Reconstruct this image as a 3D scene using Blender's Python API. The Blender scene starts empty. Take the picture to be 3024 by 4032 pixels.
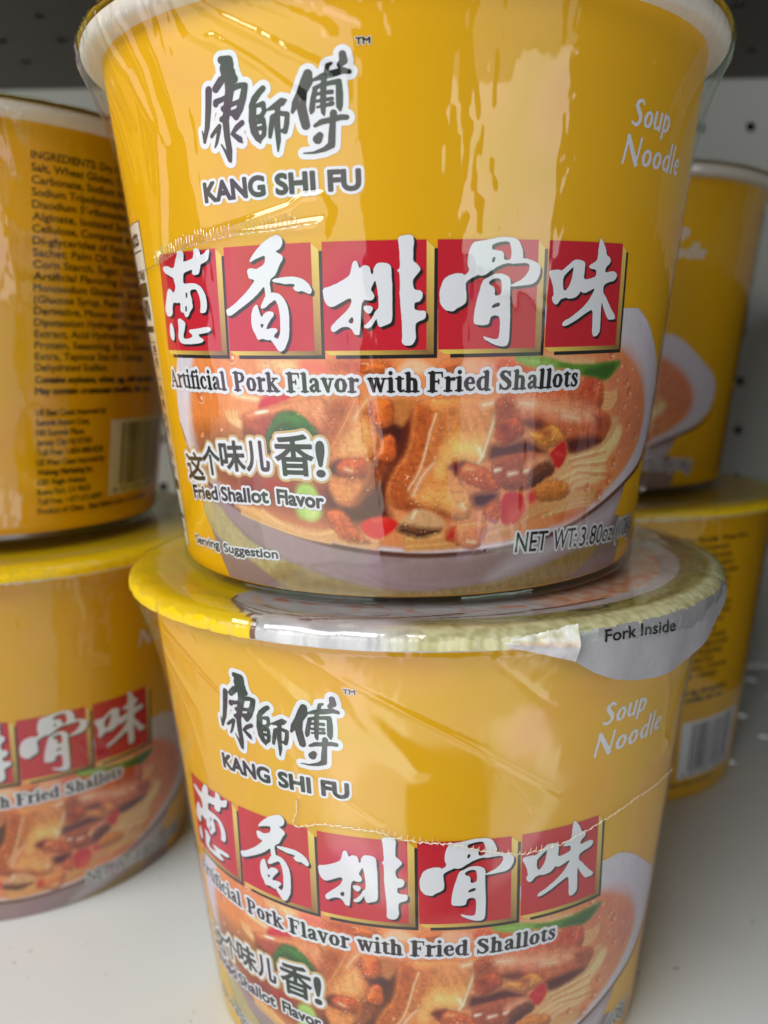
import bpy, math
import numpy as np
from mathutils import Matrix, Vector

C = bpy.context.scene.collection
sc = bpy.context.scene
MM = 0.001

# =====================================================================
# camera, light, exposure
# =====================================================================
cam_d = bpy.data.cameras.new("camera")
cam = bpy.data.objects.new("camera", cam_d)
C.objects.link(cam)
cam_d.sensor_fit = 'VERTICAL'
cam_d.sensor_height = 36.0
cam_d.lens = 31.643
cam_d.clip_start = 0.01
cam_d.clip_end = 30.0
cam_d.dof.use_dof = True
cam_d.dof.focus_distance = 0.172
cam_d.dof.aperture_fstop = 12.5
_r = Vector((0.9999, -0.0022, -0.0152)).normalized()
_f = Vector((0.0, 0.9898, -0.1424)).normalized()
_u = _r.cross(_f).normalized()
_r = _f.cross(_u).normalized()
cam.matrix_world = Matrix(((_r.x, _u.x, -_f.x, -0.0093995), (_r.y, _u.y, -_f.y, -0.230839),
                           (_r.z, _u.z, -_f.z, 0.156807), (0, 0, 0, 1)))
sc.camera = cam

world = bpy.data.worlds.new("World")
sc.world = world
world.use_nodes = True
_bg = world.node_tree.nodes["Background"]
_bg.inputs[0].default_value = (0.93, 0.97, 1.0, 1)
_bg.inputs[1].default_value = 0.07


def area_lamp(name, loc, target, sx, sy, radiance, col):
    d = bpy.data.lights.new(name, 'AREA')
    d.shape = 'RECTANGLE'
    d.size, d.size_y = sx, sy
    d.energy = radiance * math.pi * sx * sy
    d.color = col
    o = bpy.data.objects.new(name, d)
    C.objects.link(o)
    o.location = loc
    o.rotation_euler = (Vector(target) - Vector(loc)).to_track_quat('-Z', 'Y').to_euler()
    return o


# the bright shop front and aisle light to either side of the photographer
area_lamp("shop_window_lamp", (-0.56, -0.44, -0.20), (0, 0, 0.04), 1.05, 1.10, 1.25, (1.0, 0.985, 0.95))
area_lamp("aisle_lamp", (0.36, -0.47, 0.17), (0, 0, 0.17), 0.36, 0.22, 1.8, (1.0, 0.99, 0.97))
area_lamp("low_aisle_lamp", (0.36, -0.47, -0.10), (0, 0, 0.06), 0.36, 0.30, 0.6, (1.0, 0.99, 0.97))
area_lamp("shop_floor_lamp", (0.05, -0.40, -0.62), (0, 0, 0.06), 1.30, 0.42, 0.95, (1.0, 0.985, 0.96))
area_lamp("far_aisle_lamp", (0.46, -0.34, -0.34), (0, 0, 0.06), 0.55, 0.34, 0.95, (1.0, 0.985, 0.96))
area_lamp("ceiling_lamp", (-0.62, -0.66, 0.78), (-0.08, 0.0, 0.03), 1.0, 0.5, 8.2, (1.0, 0.99, 0.96))

sc.view_settings.view_transform = 'Standard'
sc.view_settings.look = 'None'
sc.view_settings.exposure = 0.0
sc.view_settings.gamma = 1.0
sc.view_settings.use_curve_mapping = False
sc.render.engine = 'CYCLES'
sc.cycles.transparent_max_bounces = 32
sc.cycles.max_bounces = 8
sc.cycles.use_denoising = True
sc.cycles.caustics_reflective = False
sc.cycles.caustics_refractive = False
sc.cycles.sample_clamp_indirect = 4.0


# =====================================================================
# materials
# =====================================================================
def lin(c, k=1.0):
    o = []
    for v in c[:3]:
        v = v / 255.0
        o.append(min(0.92, k * (v / 12.92 if v <= 0.04045 else ((v + 0.055) / 1.055) ** 2.4)))
    return (o[0], o[1], o[2], 1.0)


def mat(name, col, rough=0.45, metal=0.0, spec=0.5, coat=0.0, noise=None, bump=None, attr=None):
    """principled material; noise=(scale, amount, (stretch)) varies the colour, bump=(scale, distance, (stretch))"""
    m = bpy.data.materials.new(name)
    m.use_nodes = True
    nt = m.node_tree
    b = nt.nodes["Principled BSDF"]
    b.inputs["Base Color"].default_value = col
    b.inputs["Roughness"].default_value = rough
    b.inputs["Metallic"].default_value = metal
    b.inputs["Specular IOR Level"].default_value = spec
    b.inputs["Coat Weight"].default_value = coat
    tc = nt.nodes.new("ShaderNodeTexCoord")

    def tex(scale, stretch, detail=4):
        mp = nt.nodes.new("ShaderNodeMapping")
        mp.inputs["Scale"].default_value = stretch
        nt.links.new(tc.outputs["Object"], mp.inputs[0])
        n = nt.nodes.new("ShaderNodeTexNoise")
        n.inputs["Scale"].default_value = scale
        n.inputs["Detail"].default_value = detail
        nt.links.new(mp.outputs[0], n.inputs["Vector"])
        return n
    src = None
    if attr:
        a = nt.nodes.new("ShaderNodeVertexColor")
        a.layer_name = attr
        src = a.outputs[0]
        nt.links.new(src, b.inputs["Base Color"])
    if noise:
        n = tex(noise[0], noise[2] if len(noise) > 2 else (1, 1, 1))
        hs = nt.nodes.new("ShaderNodeHueSaturation")
        hs.inputs["Color"].default_value = col
        if src:
            nt.links.new(src, hs.inputs["Color"])
        mr = nt.nodes.new("ShaderNodeMapRange")
        mr.inputs[1].default_value = 0.25
        mr.inputs[2].default_value = 0.75
        mr.inputs[3].default_value = 1 - noise[1]
        mr.inputs[4].default_value = 1 + noise[1]
        nt.links.new(n.outputs[0], mr.inputs[0])
        nt.links.new(mr.outputs[0], hs.inputs["Value"])
        nt.links.new(hs.outputs[0], b.inputs["Base Color"])
    if bump:
        n = tex(bump[0], bump[2] if len(bump) > 2 else (1, 1, 1))
        bp = nt.nodes.new("ShaderNodeBump")
        bp.inputs["Distance"].default_value = bump[1]
        bp.inputs["Strength"].default_value = 1.0
        nt.links.new(n.outputs[0], bp.inputs["Height"])
        nt.links.new(bp.outputs[0], b.inputs["Normal"])
    return m


YEL = lin((226, 160, 4), 1.0)
M_YEL = mat("yellow_printed_card", (0.78, 0.412, 0.002, 1), 0.42, spec=0.15, noise=(14, 0.05), bump=(900, 0.00003))
M_RIM = mat("white_card_rim", lin((222, 216, 206)), 0.5, noise=(60, 0.06))
M_RED = mat("red_ink", (0.56, 0.012, 0.028, 1), 0.42, spec=0.15, noise=(30, 0.05))
M_WHT = mat("white_ink", lin((226, 230, 238)), 0.42, spec=0.15)
M_BLK = mat("black_ink", lin((32, 30, 30)), 0.42, spec=0.15)
M_BRN = mat("brown_ink", lin((66, 50, 22)), 0.42, spec=0.15)
M_GRY = mat("grey_ink", lin((120, 114, 102)), 0.42, spec=0.15)
M_TAN = mat("tan_ink", lin((204, 172, 118)), 0.42, spec=0.15)
M_CRM = mat("cream_ink", lin((226, 220, 206)), 0.42, spec=0.15)
M_LAV = mat("pale_ink", lin((222, 222, 232)), 0.42, spec=0.15)
M_VC = mat("printed_picture", (1, 1, 1, 1), 0.42, spec=0.15, attr="ink")
M_LID = mat("printed_foil_lid", (1, 1, 1, 1), 0.3, spec=0.5, attr="ink", bump=(420, 0.00025))
M_TAB = mat("pale_grey_peel_tab", lin((158, 158, 164)), 0.42, noise=(40, 0.08), bump=(110, 0.0006))
M_SEAM = mat("bunched_clear_film", lin((240, 232, 210)), 0.25)
M_SHELF = mat("cream_painted_steel", lin((226, 233, 236)), 0.38, noise=(9, 0.03), bump=(500, 0.00004))
M_UNDER = mat("shade_darkened_steel", lin((74, 70, 64)), 0.6, noise=(12, 0.05))  # the underside's shade is put into this darker steel colour
M_LOWER = mat("grey_lower_shelf_paint", lin((128, 128, 124)), 0.5, noise=(9, 0.03))
M_PANEL = mat("grey_painted_steel", lin((226, 229, 224)), 0.45, noise=(12, 0.04))


def add_scuffs(m):
    """fine specks and faint scratches on a painted shelf"""
    nt = m.node_tree
    b = nt.nodes["Principled BSDF"]
    src = b.inputs["Base Color"].links[0].from_socket
    tc = nt.nodes.new("ShaderNodeTexCoord")
    for sc_, st, lo, hi, amt in ((260, (1, 1, 1), .70, .74, .35), (60, (1, .06, 1), .70, .78, .12), (45, (.05, 1, 1), .72, .80, .10), (16, (1, 1, 1), .52, .75, .08)):
        mp = nt.nodes.new("ShaderNodeMapping")
        mp.inputs["Scale"].default_value = st
        mp.inputs["Rotation"].default_value = (0, 0, .5)
        n = nt.nodes.new("ShaderNodeTexNoise")
        n.inputs["Scale"].default_value = sc_
        n.inputs["Detail"].default_value = 2
        mr = nt.nodes.new("ShaderNodeMapRange")
        mr.inputs[1].default_value, mr.inputs[2].default_value = lo, hi
        mr.inputs[3].default_value, mr.inputs[4].default_value = 1.0, 1.0 - amt
        mx = nt.nodes.new("ShaderNodeMix")
        mx.data_type = 'RGBA'
        mx.blend_type = 'MULTIPLY'
        mx.inputs[0].default_value = 1.0
        nt.links.new(tc.outputs["Object"], mp.inputs[0])
        nt.links.new(mp.outputs[0], n.inputs["Vector"])
        nt.links.new(n.outputs[0], mr.inputs[0])
        nt.links.new(src, mx.inputs[6])
        nt.links.new(mr.outputs[0], mx.inputs[7])
        src = mx.outputs[2]
    nt.links.new(src, b.inputs["Base Color"])


add_scuffs(M_SHELF)
M_DARKP = mat("painted_dark_shade", lin((70, 60, 52)), 0.7)  # dark colour standing in for shade behind the holes and on the blocker


def film_material(name, bumpd, scale, stretch, ior=1.55, rough=0.05, milky=0.0):
    m = bpy.data.materials.new(name)
    m.use_nodes = True
    nt = m.node_tree
    nt.nodes.clear()
    out = nt.nodes.new("ShaderNodeOutputMaterial")
    mix = nt.nodes.new("ShaderNodeMixShader")
    tr = nt.nodes.new("ShaderNodeBsdfTransparent")
    tr.inputs[0].default_value = (0.985, 0.985, 0.98, 1)
    gl = nt.nodes.new("ShaderNodeBsdfGlossy")
    gl.inputs["Roughness"].default_value = rough
    gl.inputs["Color"].default_value = (1, 1, 1, 1)
    # reflectance rises towards grazing view the same way on both sides of the sheet
    lw = nt.nodes.new("ShaderNodeLayerWeight")
    lw.inputs["Blend"].default_value = 0.5
    pw = nt.nodes.new("ShaderNodeMath")
    pw.operation = 'POWER'
    pw.inputs[1].default_value = 4.2
    nt.links.new(lw.outputs["Facing"], pw.inputs[0])
    fr = nt.nodes.new("ShaderNodeMapRange")
    f0 = ((ior - 1) / (ior + 1)) ** 2
    fr.inputs[3].default_value = 2.0 * f0
    fr.inputs[4].default_value = 0.55
    nt.links.new(pw.outputs[0], fr.inputs[0])
    tc = nt.nodes.new("ShaderNodeTexCoord")
    mp = nt.nodes.new("ShaderNodeMapping")
    mp.inputs["Scale"].default_value = stretch
    n = nt.nodes.new("ShaderNodeTexNoise")
    n.inputs["Scale"].default_value = scale
    n.inputs["Detail"].default_value = 3
    bp = nt.nodes.new("ShaderNodeBump")
    bp.inputs["Distance"].default_value = bumpd
    nt.links.new(tc.outputs["Object"], mp.inputs[0])
    nt.links.new(mp.outputs[0], n.inputs["Vector"])
    nt.links.new(n.outputs[0], bp.inputs["Height"])
    nt.links.new(bp.outputs[0], gl.inputs["Normal"])
    # stretched film shows faint interference colours in its reflections
    n2 = nt.nodes.new("ShaderNodeTexNoise")
    n2.inputs["Scale"].default_value = 30
    n2.inputs["Detail"].default_value = 1
    rp = nt.nodes.new("ShaderNodeValToRGB")
    el = rp.color_ramp.elements
    el[0].position, el[0].color = .30, (1, 1, 1, 1)
    el[1].position, el[1].color = .72, (1, 1, 1, 1)
    for pos, c in ((.44, (.72, .95, .80, 1)), (.50, (.98, .96, 1, 1)), (.56, (.90, .72, 1.0, 1)), (.62, (1, .92, .86, 1))):
        e = el.new(pos)
        e.color = c
    nt.links.new(tc.outputs["Object"], n2.inputs["Vector"])
    nt.links.new(n2.outputs[0], rp.inputs[0])
    nt.links.new(rp.outputs[0], gl.inputs["Color"])
    nt.links.new(fr.outputs[0], mix.inputs[0])
    nt.links.new(tr.outputs[0], mix.inputs[1])
    nt.links.new(gl.outputs[0], mix.inputs[2])
    nt.links.new(mix.outputs[0], out.inputs[0])
    return m


M_FILM = film_material("clear_shrink_film", 0.0006, 90, (1, 1, 0.35))
M_FILM_SOFT = film_material("cloudy_shrink_film", 0.0004, 60, (1, 1, 0.5), 1.55, 0.13)

# =====================================================================
# artwork data: millimetres along the wall (60 mm = 1 rad) and up it
# =====================================================================
TITLE = [
[[[[-50.66,65.3],[-49.85,65.78],[-48.41,65.65],[-46.84,65.14],[-45.83,65.33],[-45.25,66.32],[-44.33,67.49],[-43.71,68.36],[-42.59,68.42],[-41.86,67.83],[-42.27,66.55],[-42.45,66.11],[-40.88,66.26],[-39.3,66.6],[-38.91,67.34],[-38.77,68.22],[-38.09,68.47],[-37.22,68.22],[-37.01,67.52],[-37.02,67.02],[-35.92,67.31],[-34.76,68.06],[-34.38,67.84],[-34.69,66.98],[-34.98,66.21],[-35.96,65.68],[-37.38,65.36],[-37.52,64.67],[-38.22,63.6],[-39.38,63.46],[-40.16,63.64],[-40.1,64.2],[-39.77,64.59],[-41.72,64.28],[-42.88,63.94],[-43.28,63.14],[-43.48,62.01],[-41.95,62.01],[-40.05,62.01],[-38.67,61.6],[-37.72,60.86],[-37.16,59.83],[-36.95,58.6],[-37.16,57.18],[-37.76,56.28],[-38.91,56.2],[-39.45,56.41],[-39,57.23],[-38.84,58.25],[-38.87,59.27],[-39.24,60.2],[-39.67,60.77],[-40.85,60.82],[-41.62,60.5],[-41.63,59.78],[-41.38,58.94],[-41.46,58.33],[-41.42,57.39],[-42.12,56.89],[-42.63,56.59],[-43.2,55.86],[-44.07,55.46],[-44.6,55.68],[-44.81,56.32],[-45.93,56.66],[-45.91,57.4],[-45.51,58.44],[-46.87,58.38],[-48.36,58.53],[-49.04,57.48],[-49.32,56.41],[-50,55.88],[-51.33,55.69],[-52.43,56.26],[-52.44,57.56],[-51.15,59.47],[-50.09,60.93],[-48.97,61.41],[-48.25,60.86],[-47.73,60.41],[-47.07,60.7],[-46.48,61.62],[-46.63,62.47],[-46.79,63.31],[-48.37,63.81],[-49.81,64.31]],[[-51.32,54.38],[-50.51,54.48],[-49.91,53.17],[-50.09,51.86],[-50.75,50.77],[-52.05,51.2],[-52.22,52.53]],[[-47.67,55.2],[-46.76,55.33],[-45.99,55.07],[-44.84,54.41],[-45.39,53.35],[-46.24,52.18],[-46.51,51.32],[-44.88,51.21],[-43.23,51.53],[-43.01,52.06],[-43.93,52.49],[-43.97,53.02],[-42.06,53.16],[-40.25,53.31],[-38.19,53.54],[-37.09,53.48],[-36.73,52.96],[-37.94,52.46],[-39.46,52.3],[-40.87,52.16],[-40.83,51.63],[-39.4,51.1],[-39.86,50.58],[-41.32,50.32],[-43.59,50.19],[-46.88,50.13],[-48.27,50.67],[-48.63,51.64],[-47.9,53.16],[-47.7,54.45]]],[[[-43.21,60.25],[-42.57,60.33],[-42.81,59.4],[-43.37,59.11]],[[-44.04,57.67],[-43.44,57.76],[-43.65,56.71],[-44.24,56.52]]]],
[[[[-19.27,69.71],[-18.58,69.31],[-18.3,68.65],[-18.47,67.73],[-19.01,67.1],[-19.87,66.86],[-19.18,66.37],[-18.45,65.96],[-18.55,65.31],[-19.27,64.4],[-19.86,63.2],[-20.32,62.55],[-21.25,62.01],[-21.55,61.26],[-21.46,60.11],[-21.46,59.3],[-22.74,58.7],[-22.66,59.76],[-22.72,60.82],[-24.01,59.6],[-25.3,58.67],[-27.15,57.54],[-29.33,56.4],[-31.2,55.48],[-31.99,55.65],[-32.09,56.66],[-31.36,56.95],[-29.64,57.8],[-27.39,59.32],[-25.75,60.63],[-24.53,61.94],[-25.9,62.22],[-25.97,62.96],[-26.13,63.54],[-25.78,64.01],[-25.07,64.07],[-24.17,63.84],[-23.22,64.18],[-22.27,64.71],[-22.01,65.46],[-21.99,66.21],[-23.02,65.92],[-24.19,65.56],[-25.29,65.04],[-25.31,65.42],[-24.55,66.33],[-23.02,67.77],[-21.59,68.81],[-20.47,69.31]],[[-21.63,59.54],[-20.74,59.57],[-19.79,59.29],[-19,58.5],[-18.43,57.34],[-18.17,55.98],[-18.28,53.65],[-18.53,51.69],[-19.04,50.32],[-19.84,49.03],[-20.54,48.73],[-21.09,48.94],[-21.58,49.74],[-22.38,50.84],[-22.7,51.14],[-21.73,51.49],[-20.97,51.12],[-20.51,51.61],[-20.2,53.09],[-20.07,55.04],[-20.15,56.79],[-20.47,57.96],[-20.88,58.26],[-21.96,57.61],[-22.95,56.85],[-23.86,56.64],[-23.97,57.07],[-23.4,57.94],[-22.83,58.89]],[[-24.85,57.58],[-24.53,57.28],[-24.39,56.49],[-24.21,55.7],[-23.98,55.11],[-23.3,55.88],[-22.34,56.26],[-21.34,56.04],[-21.29,55.45],[-22.06,54.69],[-22.72,53.91],[-23.31,52.83],[-22.35,53.11],[-21.32,53.14],[-20.78,52.9],[-20.96,52.31],[-21.57,51.92],[-21.69,51.49],[-22.49,50.94],[-23.42,50.94],[-24.1,51.24],[-25.34,50.91],[-25.6,51.76],[-26.3,52.96],[-26.4,54.36],[-26.17,55.74],[-25.65,56.91]],[[-21.05,61.78],[-20.37,62.08],[-19.28,62.18],[-18.21,62.29],[-16.75,62.3],[-15.55,62.02],[-14.57,61.52],[-13.73,60.65],[-13.45,59.88],[-13.53,59.32],[-13.95,59.1],[-14.54,59.34],[-15.32,59.74],[-15.96,59.53],[-16.66,59.78],[-17.03,60.36],[-16.48,60.72],[-16.87,61.02],[-18.34,60.97],[-19.8,61.3],[-20.76,61.46]]],[[[-24.36,53.93],[-23.53,53.92],[-23.98,53.13],[-24.33,53.24]]]],
[[[[-11.49,60.07],[-10.07,60.32],[-8.29,61.11],[-6.54,62.09],[-6.21,63.19],[-5.98,64.29],[-5.46,64.73],[-5.13,64.54],[-4.97,63.9],[-4.81,63.34],[-4.05,63.87],[-3.13,63.76],[-2.87,63.11],[-2.77,62.28],[-2.44,62.37],[-2.32,63.29],[-1.84,64.1],[-1.1,64.27],[-0.01,64.15],[0.61,63.69],[0.65,62.68],[0.75,60.65],[0.76,58.04],[0.72,55.6],[0.64,54.28],[0.34,53.72],[-0.42,53.35],[-1.57,52.98],[-1.93,53.56],[-2.05,54.7],[-2.49,53.95],[-2.89,53.29],[-3.48,52.82],[-4.25,52.92],[-4.39,53.31],[-3.64,53.77],[-2.85,54.71],[-2.15,56.03],[-1.67,56.4],[-1.63,58.08],[-1.8,59.95],[-2.1,61.26],[-2.48,60.71],[-2.98,59.6],[-2.53,59.03],[-2.27,58.47],[-2.66,57.82],[-3.51,57.74],[-4.07,57.98],[-4.67,57.01],[-4.76,55.69],[-4.87,54.36],[-5.07,52.46],[-5.23,51.54],[-6.13,51.8],[-6.39,52.47],[-6.95,53.06],[-7.92,53.26],[-8.93,52.8],[-9.75,52.23],[-10.34,52.43],[-10.4,53.1],[-9.76,53.86],[-8.42,54.99],[-7.2,56.11],[-6.47,57.23],[-6.34,57.98],[-6.81,58.27],[-8.09,57.55],[-9.49,56.82],[-10.28,56.7],[-10.94,57.22],[-11.37,58.27]],[[-4.2,56.81],[-3.54,56.9],[-2.79,56.7],[-2.62,56.22],[-3.21,55.38],[-3.86,55.68],[-4.32,56.25]],[[1.85,68.19],[2.04,68.64],[2.93,68.8],[4,68.91],[4.44,68.6],[4.49,67.52],[4.38,66.08],[4.34,64.45],[5.06,63.98],[5.65,63.06],[5.25,62.42],[4.33,61.33],[4.29,60.41],[4.51,59.48],[5.61,59.43],[5.99,58.9],[5.95,58.15],[5.43,57.41],[4.5,57.24],[4.54,56.11],[5.25,55.82],[6.46,55.86],[6.56,54.95],[6.37,54.39],[5.43,54.02],[4.77,53.65],[4.68,52.32],[4.86,51.17],[4.48,50.22],[3.91,49.65],[2.95,49.66],[2.28,50.15],[2.39,51.4],[2.33,54.26],[2.17,56.52],[2.01,58.96],[2.12,60.63],[2.05,62.47],[1.64,62.84],[2.16,63.38],[2.09,65.39],[1.98,67.2]]],[[[-6.48,54.96],[-6.15,54.57],[-6.24,53.72],[-6.73,53.72],[-7.19,54.11]]]],
[[[[14.19,67.09],[14.72,67.64],[16.21,67.82],[17.33,68.01],[18.65,68.38],[20.18,68.49],[21.76,68.42],[22.69,67.8],[23.38,66.61],[23.62,65.32],[23.51,64.86],[24.64,64.78],[25.94,64.33],[26.83,63.87],[27.22,63.12],[27.1,61.99],[26.55,60.85],[25.63,60.28],[23.75,60.13],[22.11,59.86],[21.49,60.09],[22.47,60.65],[23.47,61.03],[24.44,61.97],[24.96,62.92],[24.97,63.76],[24.28,64.07],[22.65,63.98],[21.85,63.83],[21.04,64.01],[20.06,63.82],[19.1,63.44],[18.16,62.89],[17.03,62.06],[16.27,61.78],[15.5,61.97],[14.75,61.6],[13.82,61.05],[13.37,60.5],[13.5,59.38],[13.63,58.07],[13.57,57.13],[12.82,56.57],[12.06,56.2],[11.5,55.74],[10.93,55.65],[9.98,55.85],[9.21,56.62],[8.92,57.56],[8.86,58.86],[9.07,59.79],[9.52,61.18],[10.25,61.81],[11.54,62.27],[12.66,62.26],[13.14,61.89],[13.78,62.34],[13.95,62.9],[13.65,63.63],[13.69,65.28],[13.93,66.37]],[[16.32,60.76],[16.68,61.22],[17.44,61.59],[18.58,62.15],[19.76,62.24],[20.77,61.87],[21.41,61.4],[21.57,60.47],[21.51,59.71],[21.63,57.82],[21.82,54.96],[21.9,52.07],[21.91,50.32],[21.65,49.45],[20.72,49.21],[19.67,49.39],[18.2,50],[17.26,50.59],[16.83,51.18],[17.54,50.98],[18.78,50.57],[19.8,50.65],[19.99,51.71],[19.96,53.26],[19.79,54.6],[18.96,54.9],[18.17,54.62],[18.1,54.05],[17.84,53.28],[16.65,53.11],[15.65,53.22],[15.01,53.51],[15.09,55.03],[15.31,56.92],[15.65,58.24],[16.07,59.73]]],[[[17.76,67.11],[18.7,67.48],[20.03,67.76],[21.02,67.59],[21.28,66.59],[21.45,65.49],[21.3,64.66],[20.42,64.46],[20.01,64.74],[20.12,65.48],[19.74,66.02],[18.76,66.2],[17.89,66.29]],[[17.96,64.91],[18.53,65.1],[18.47,64.36],[18.2,64],[17.9,64.18]],[[17.49,60.66],[18.23,61.31],[19.41,61.4],[19.84,60.84],[19.94,59.72],[19.86,58.59],[19.18,58.31],[18.68,58.41],[18.73,59.35],[18.5,59.91],[17.7,60.29]],[[18.28,56.52],[18.85,56.99],[19.74,57.17],[19.78,56.51],[18.89,56.23],[18.3,56.05]]]],
[[[[28.95,62.2],[29.15,62.86],[30.9,62.98],[31.73,62.8],[32.91,63.77],[34,64.65],[34.83,64.86],[36.1,64.7],[36.8,64.24],[36.83,63.08],[36.79,61.53],[37.22,61.24],[38.52,61.46],[39.81,61.97],[39.62,63.14],[38.26,63.21],[37.61,63.68],[38.26,64.08],[39.63,64.79],[39.68,65.86],[39.62,67.4],[39.78,68.94],[40.42,68.39],[41.48,67.08],[42.01,65.74],[42.79,65.48],[43.28,64.9],[43.02,64.21],[42.22,63.69],[42.05,63],[42.03,62.61],[43.42,62.84],[44.64,62.93],[45.43,62.49],[45.53,61.7],[44.69,61.08],[43.19,60.85],[42.08,60.33],[42.07,59.04],[43.1,58.05],[44.69,56.24],[46.54,54.5],[46.57,53.89],[44.53,53.8],[44.13,54.21],[42.89,55.83],[42.02,57.34],[42.14,55.83],[42.34,53.81],[42.56,51.77],[41.96,50.86],[40.96,50.57],[40.39,51.39],[40.2,53.42],[39.89,55.84],[38.37,55.24],[36.4,54.06],[34.47,53.08],[33.26,52.7],[32.73,53],[33.03,53.59],[34.8,54.46],[37.18,56.04],[38.59,57.43],[39.69,59.22],[39.67,59.71],[38.59,59.2],[37.06,58.7],[36.33,59.28],[36.04,58.6],[35.35,58.01],[33.89,57.71],[33.12,58],[31.95,57.71],[31.55,57.03],[30.89,56.64],[30.24,57.22],[29.93,58],[30.35,58.38],[30.1,59.73],[29.49,61.25]]],[[[32.09,61.66],[32.62,62.24],[33.7,63.21],[34.15,63.51],[34.13,62.65],[33.96,61.1],[33.49,59.94],[32.86,59.16],[32.36,59.35],[32.06,60.51]]]]
]
PANELS = [
[[-51.65,68.37],[-32.97,67.96],[-34.68,48.77],[-54.7,49.21]],
[[-30.95,68.02],[-13.12,67.74],[-13.73,48.51],[-32.49,48.68]],
[[-11.17,67.79],[6.64,67.83],[6.69,48.55],[-11.91,48.45]],
[[8.47,67.86],[26.49,68.24],[27.31,48.84],[8.8,48.52]],
[[28.64,68.29],[46.32,68.78],[48.07,49.61],[29.45,49.09]]
]
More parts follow.
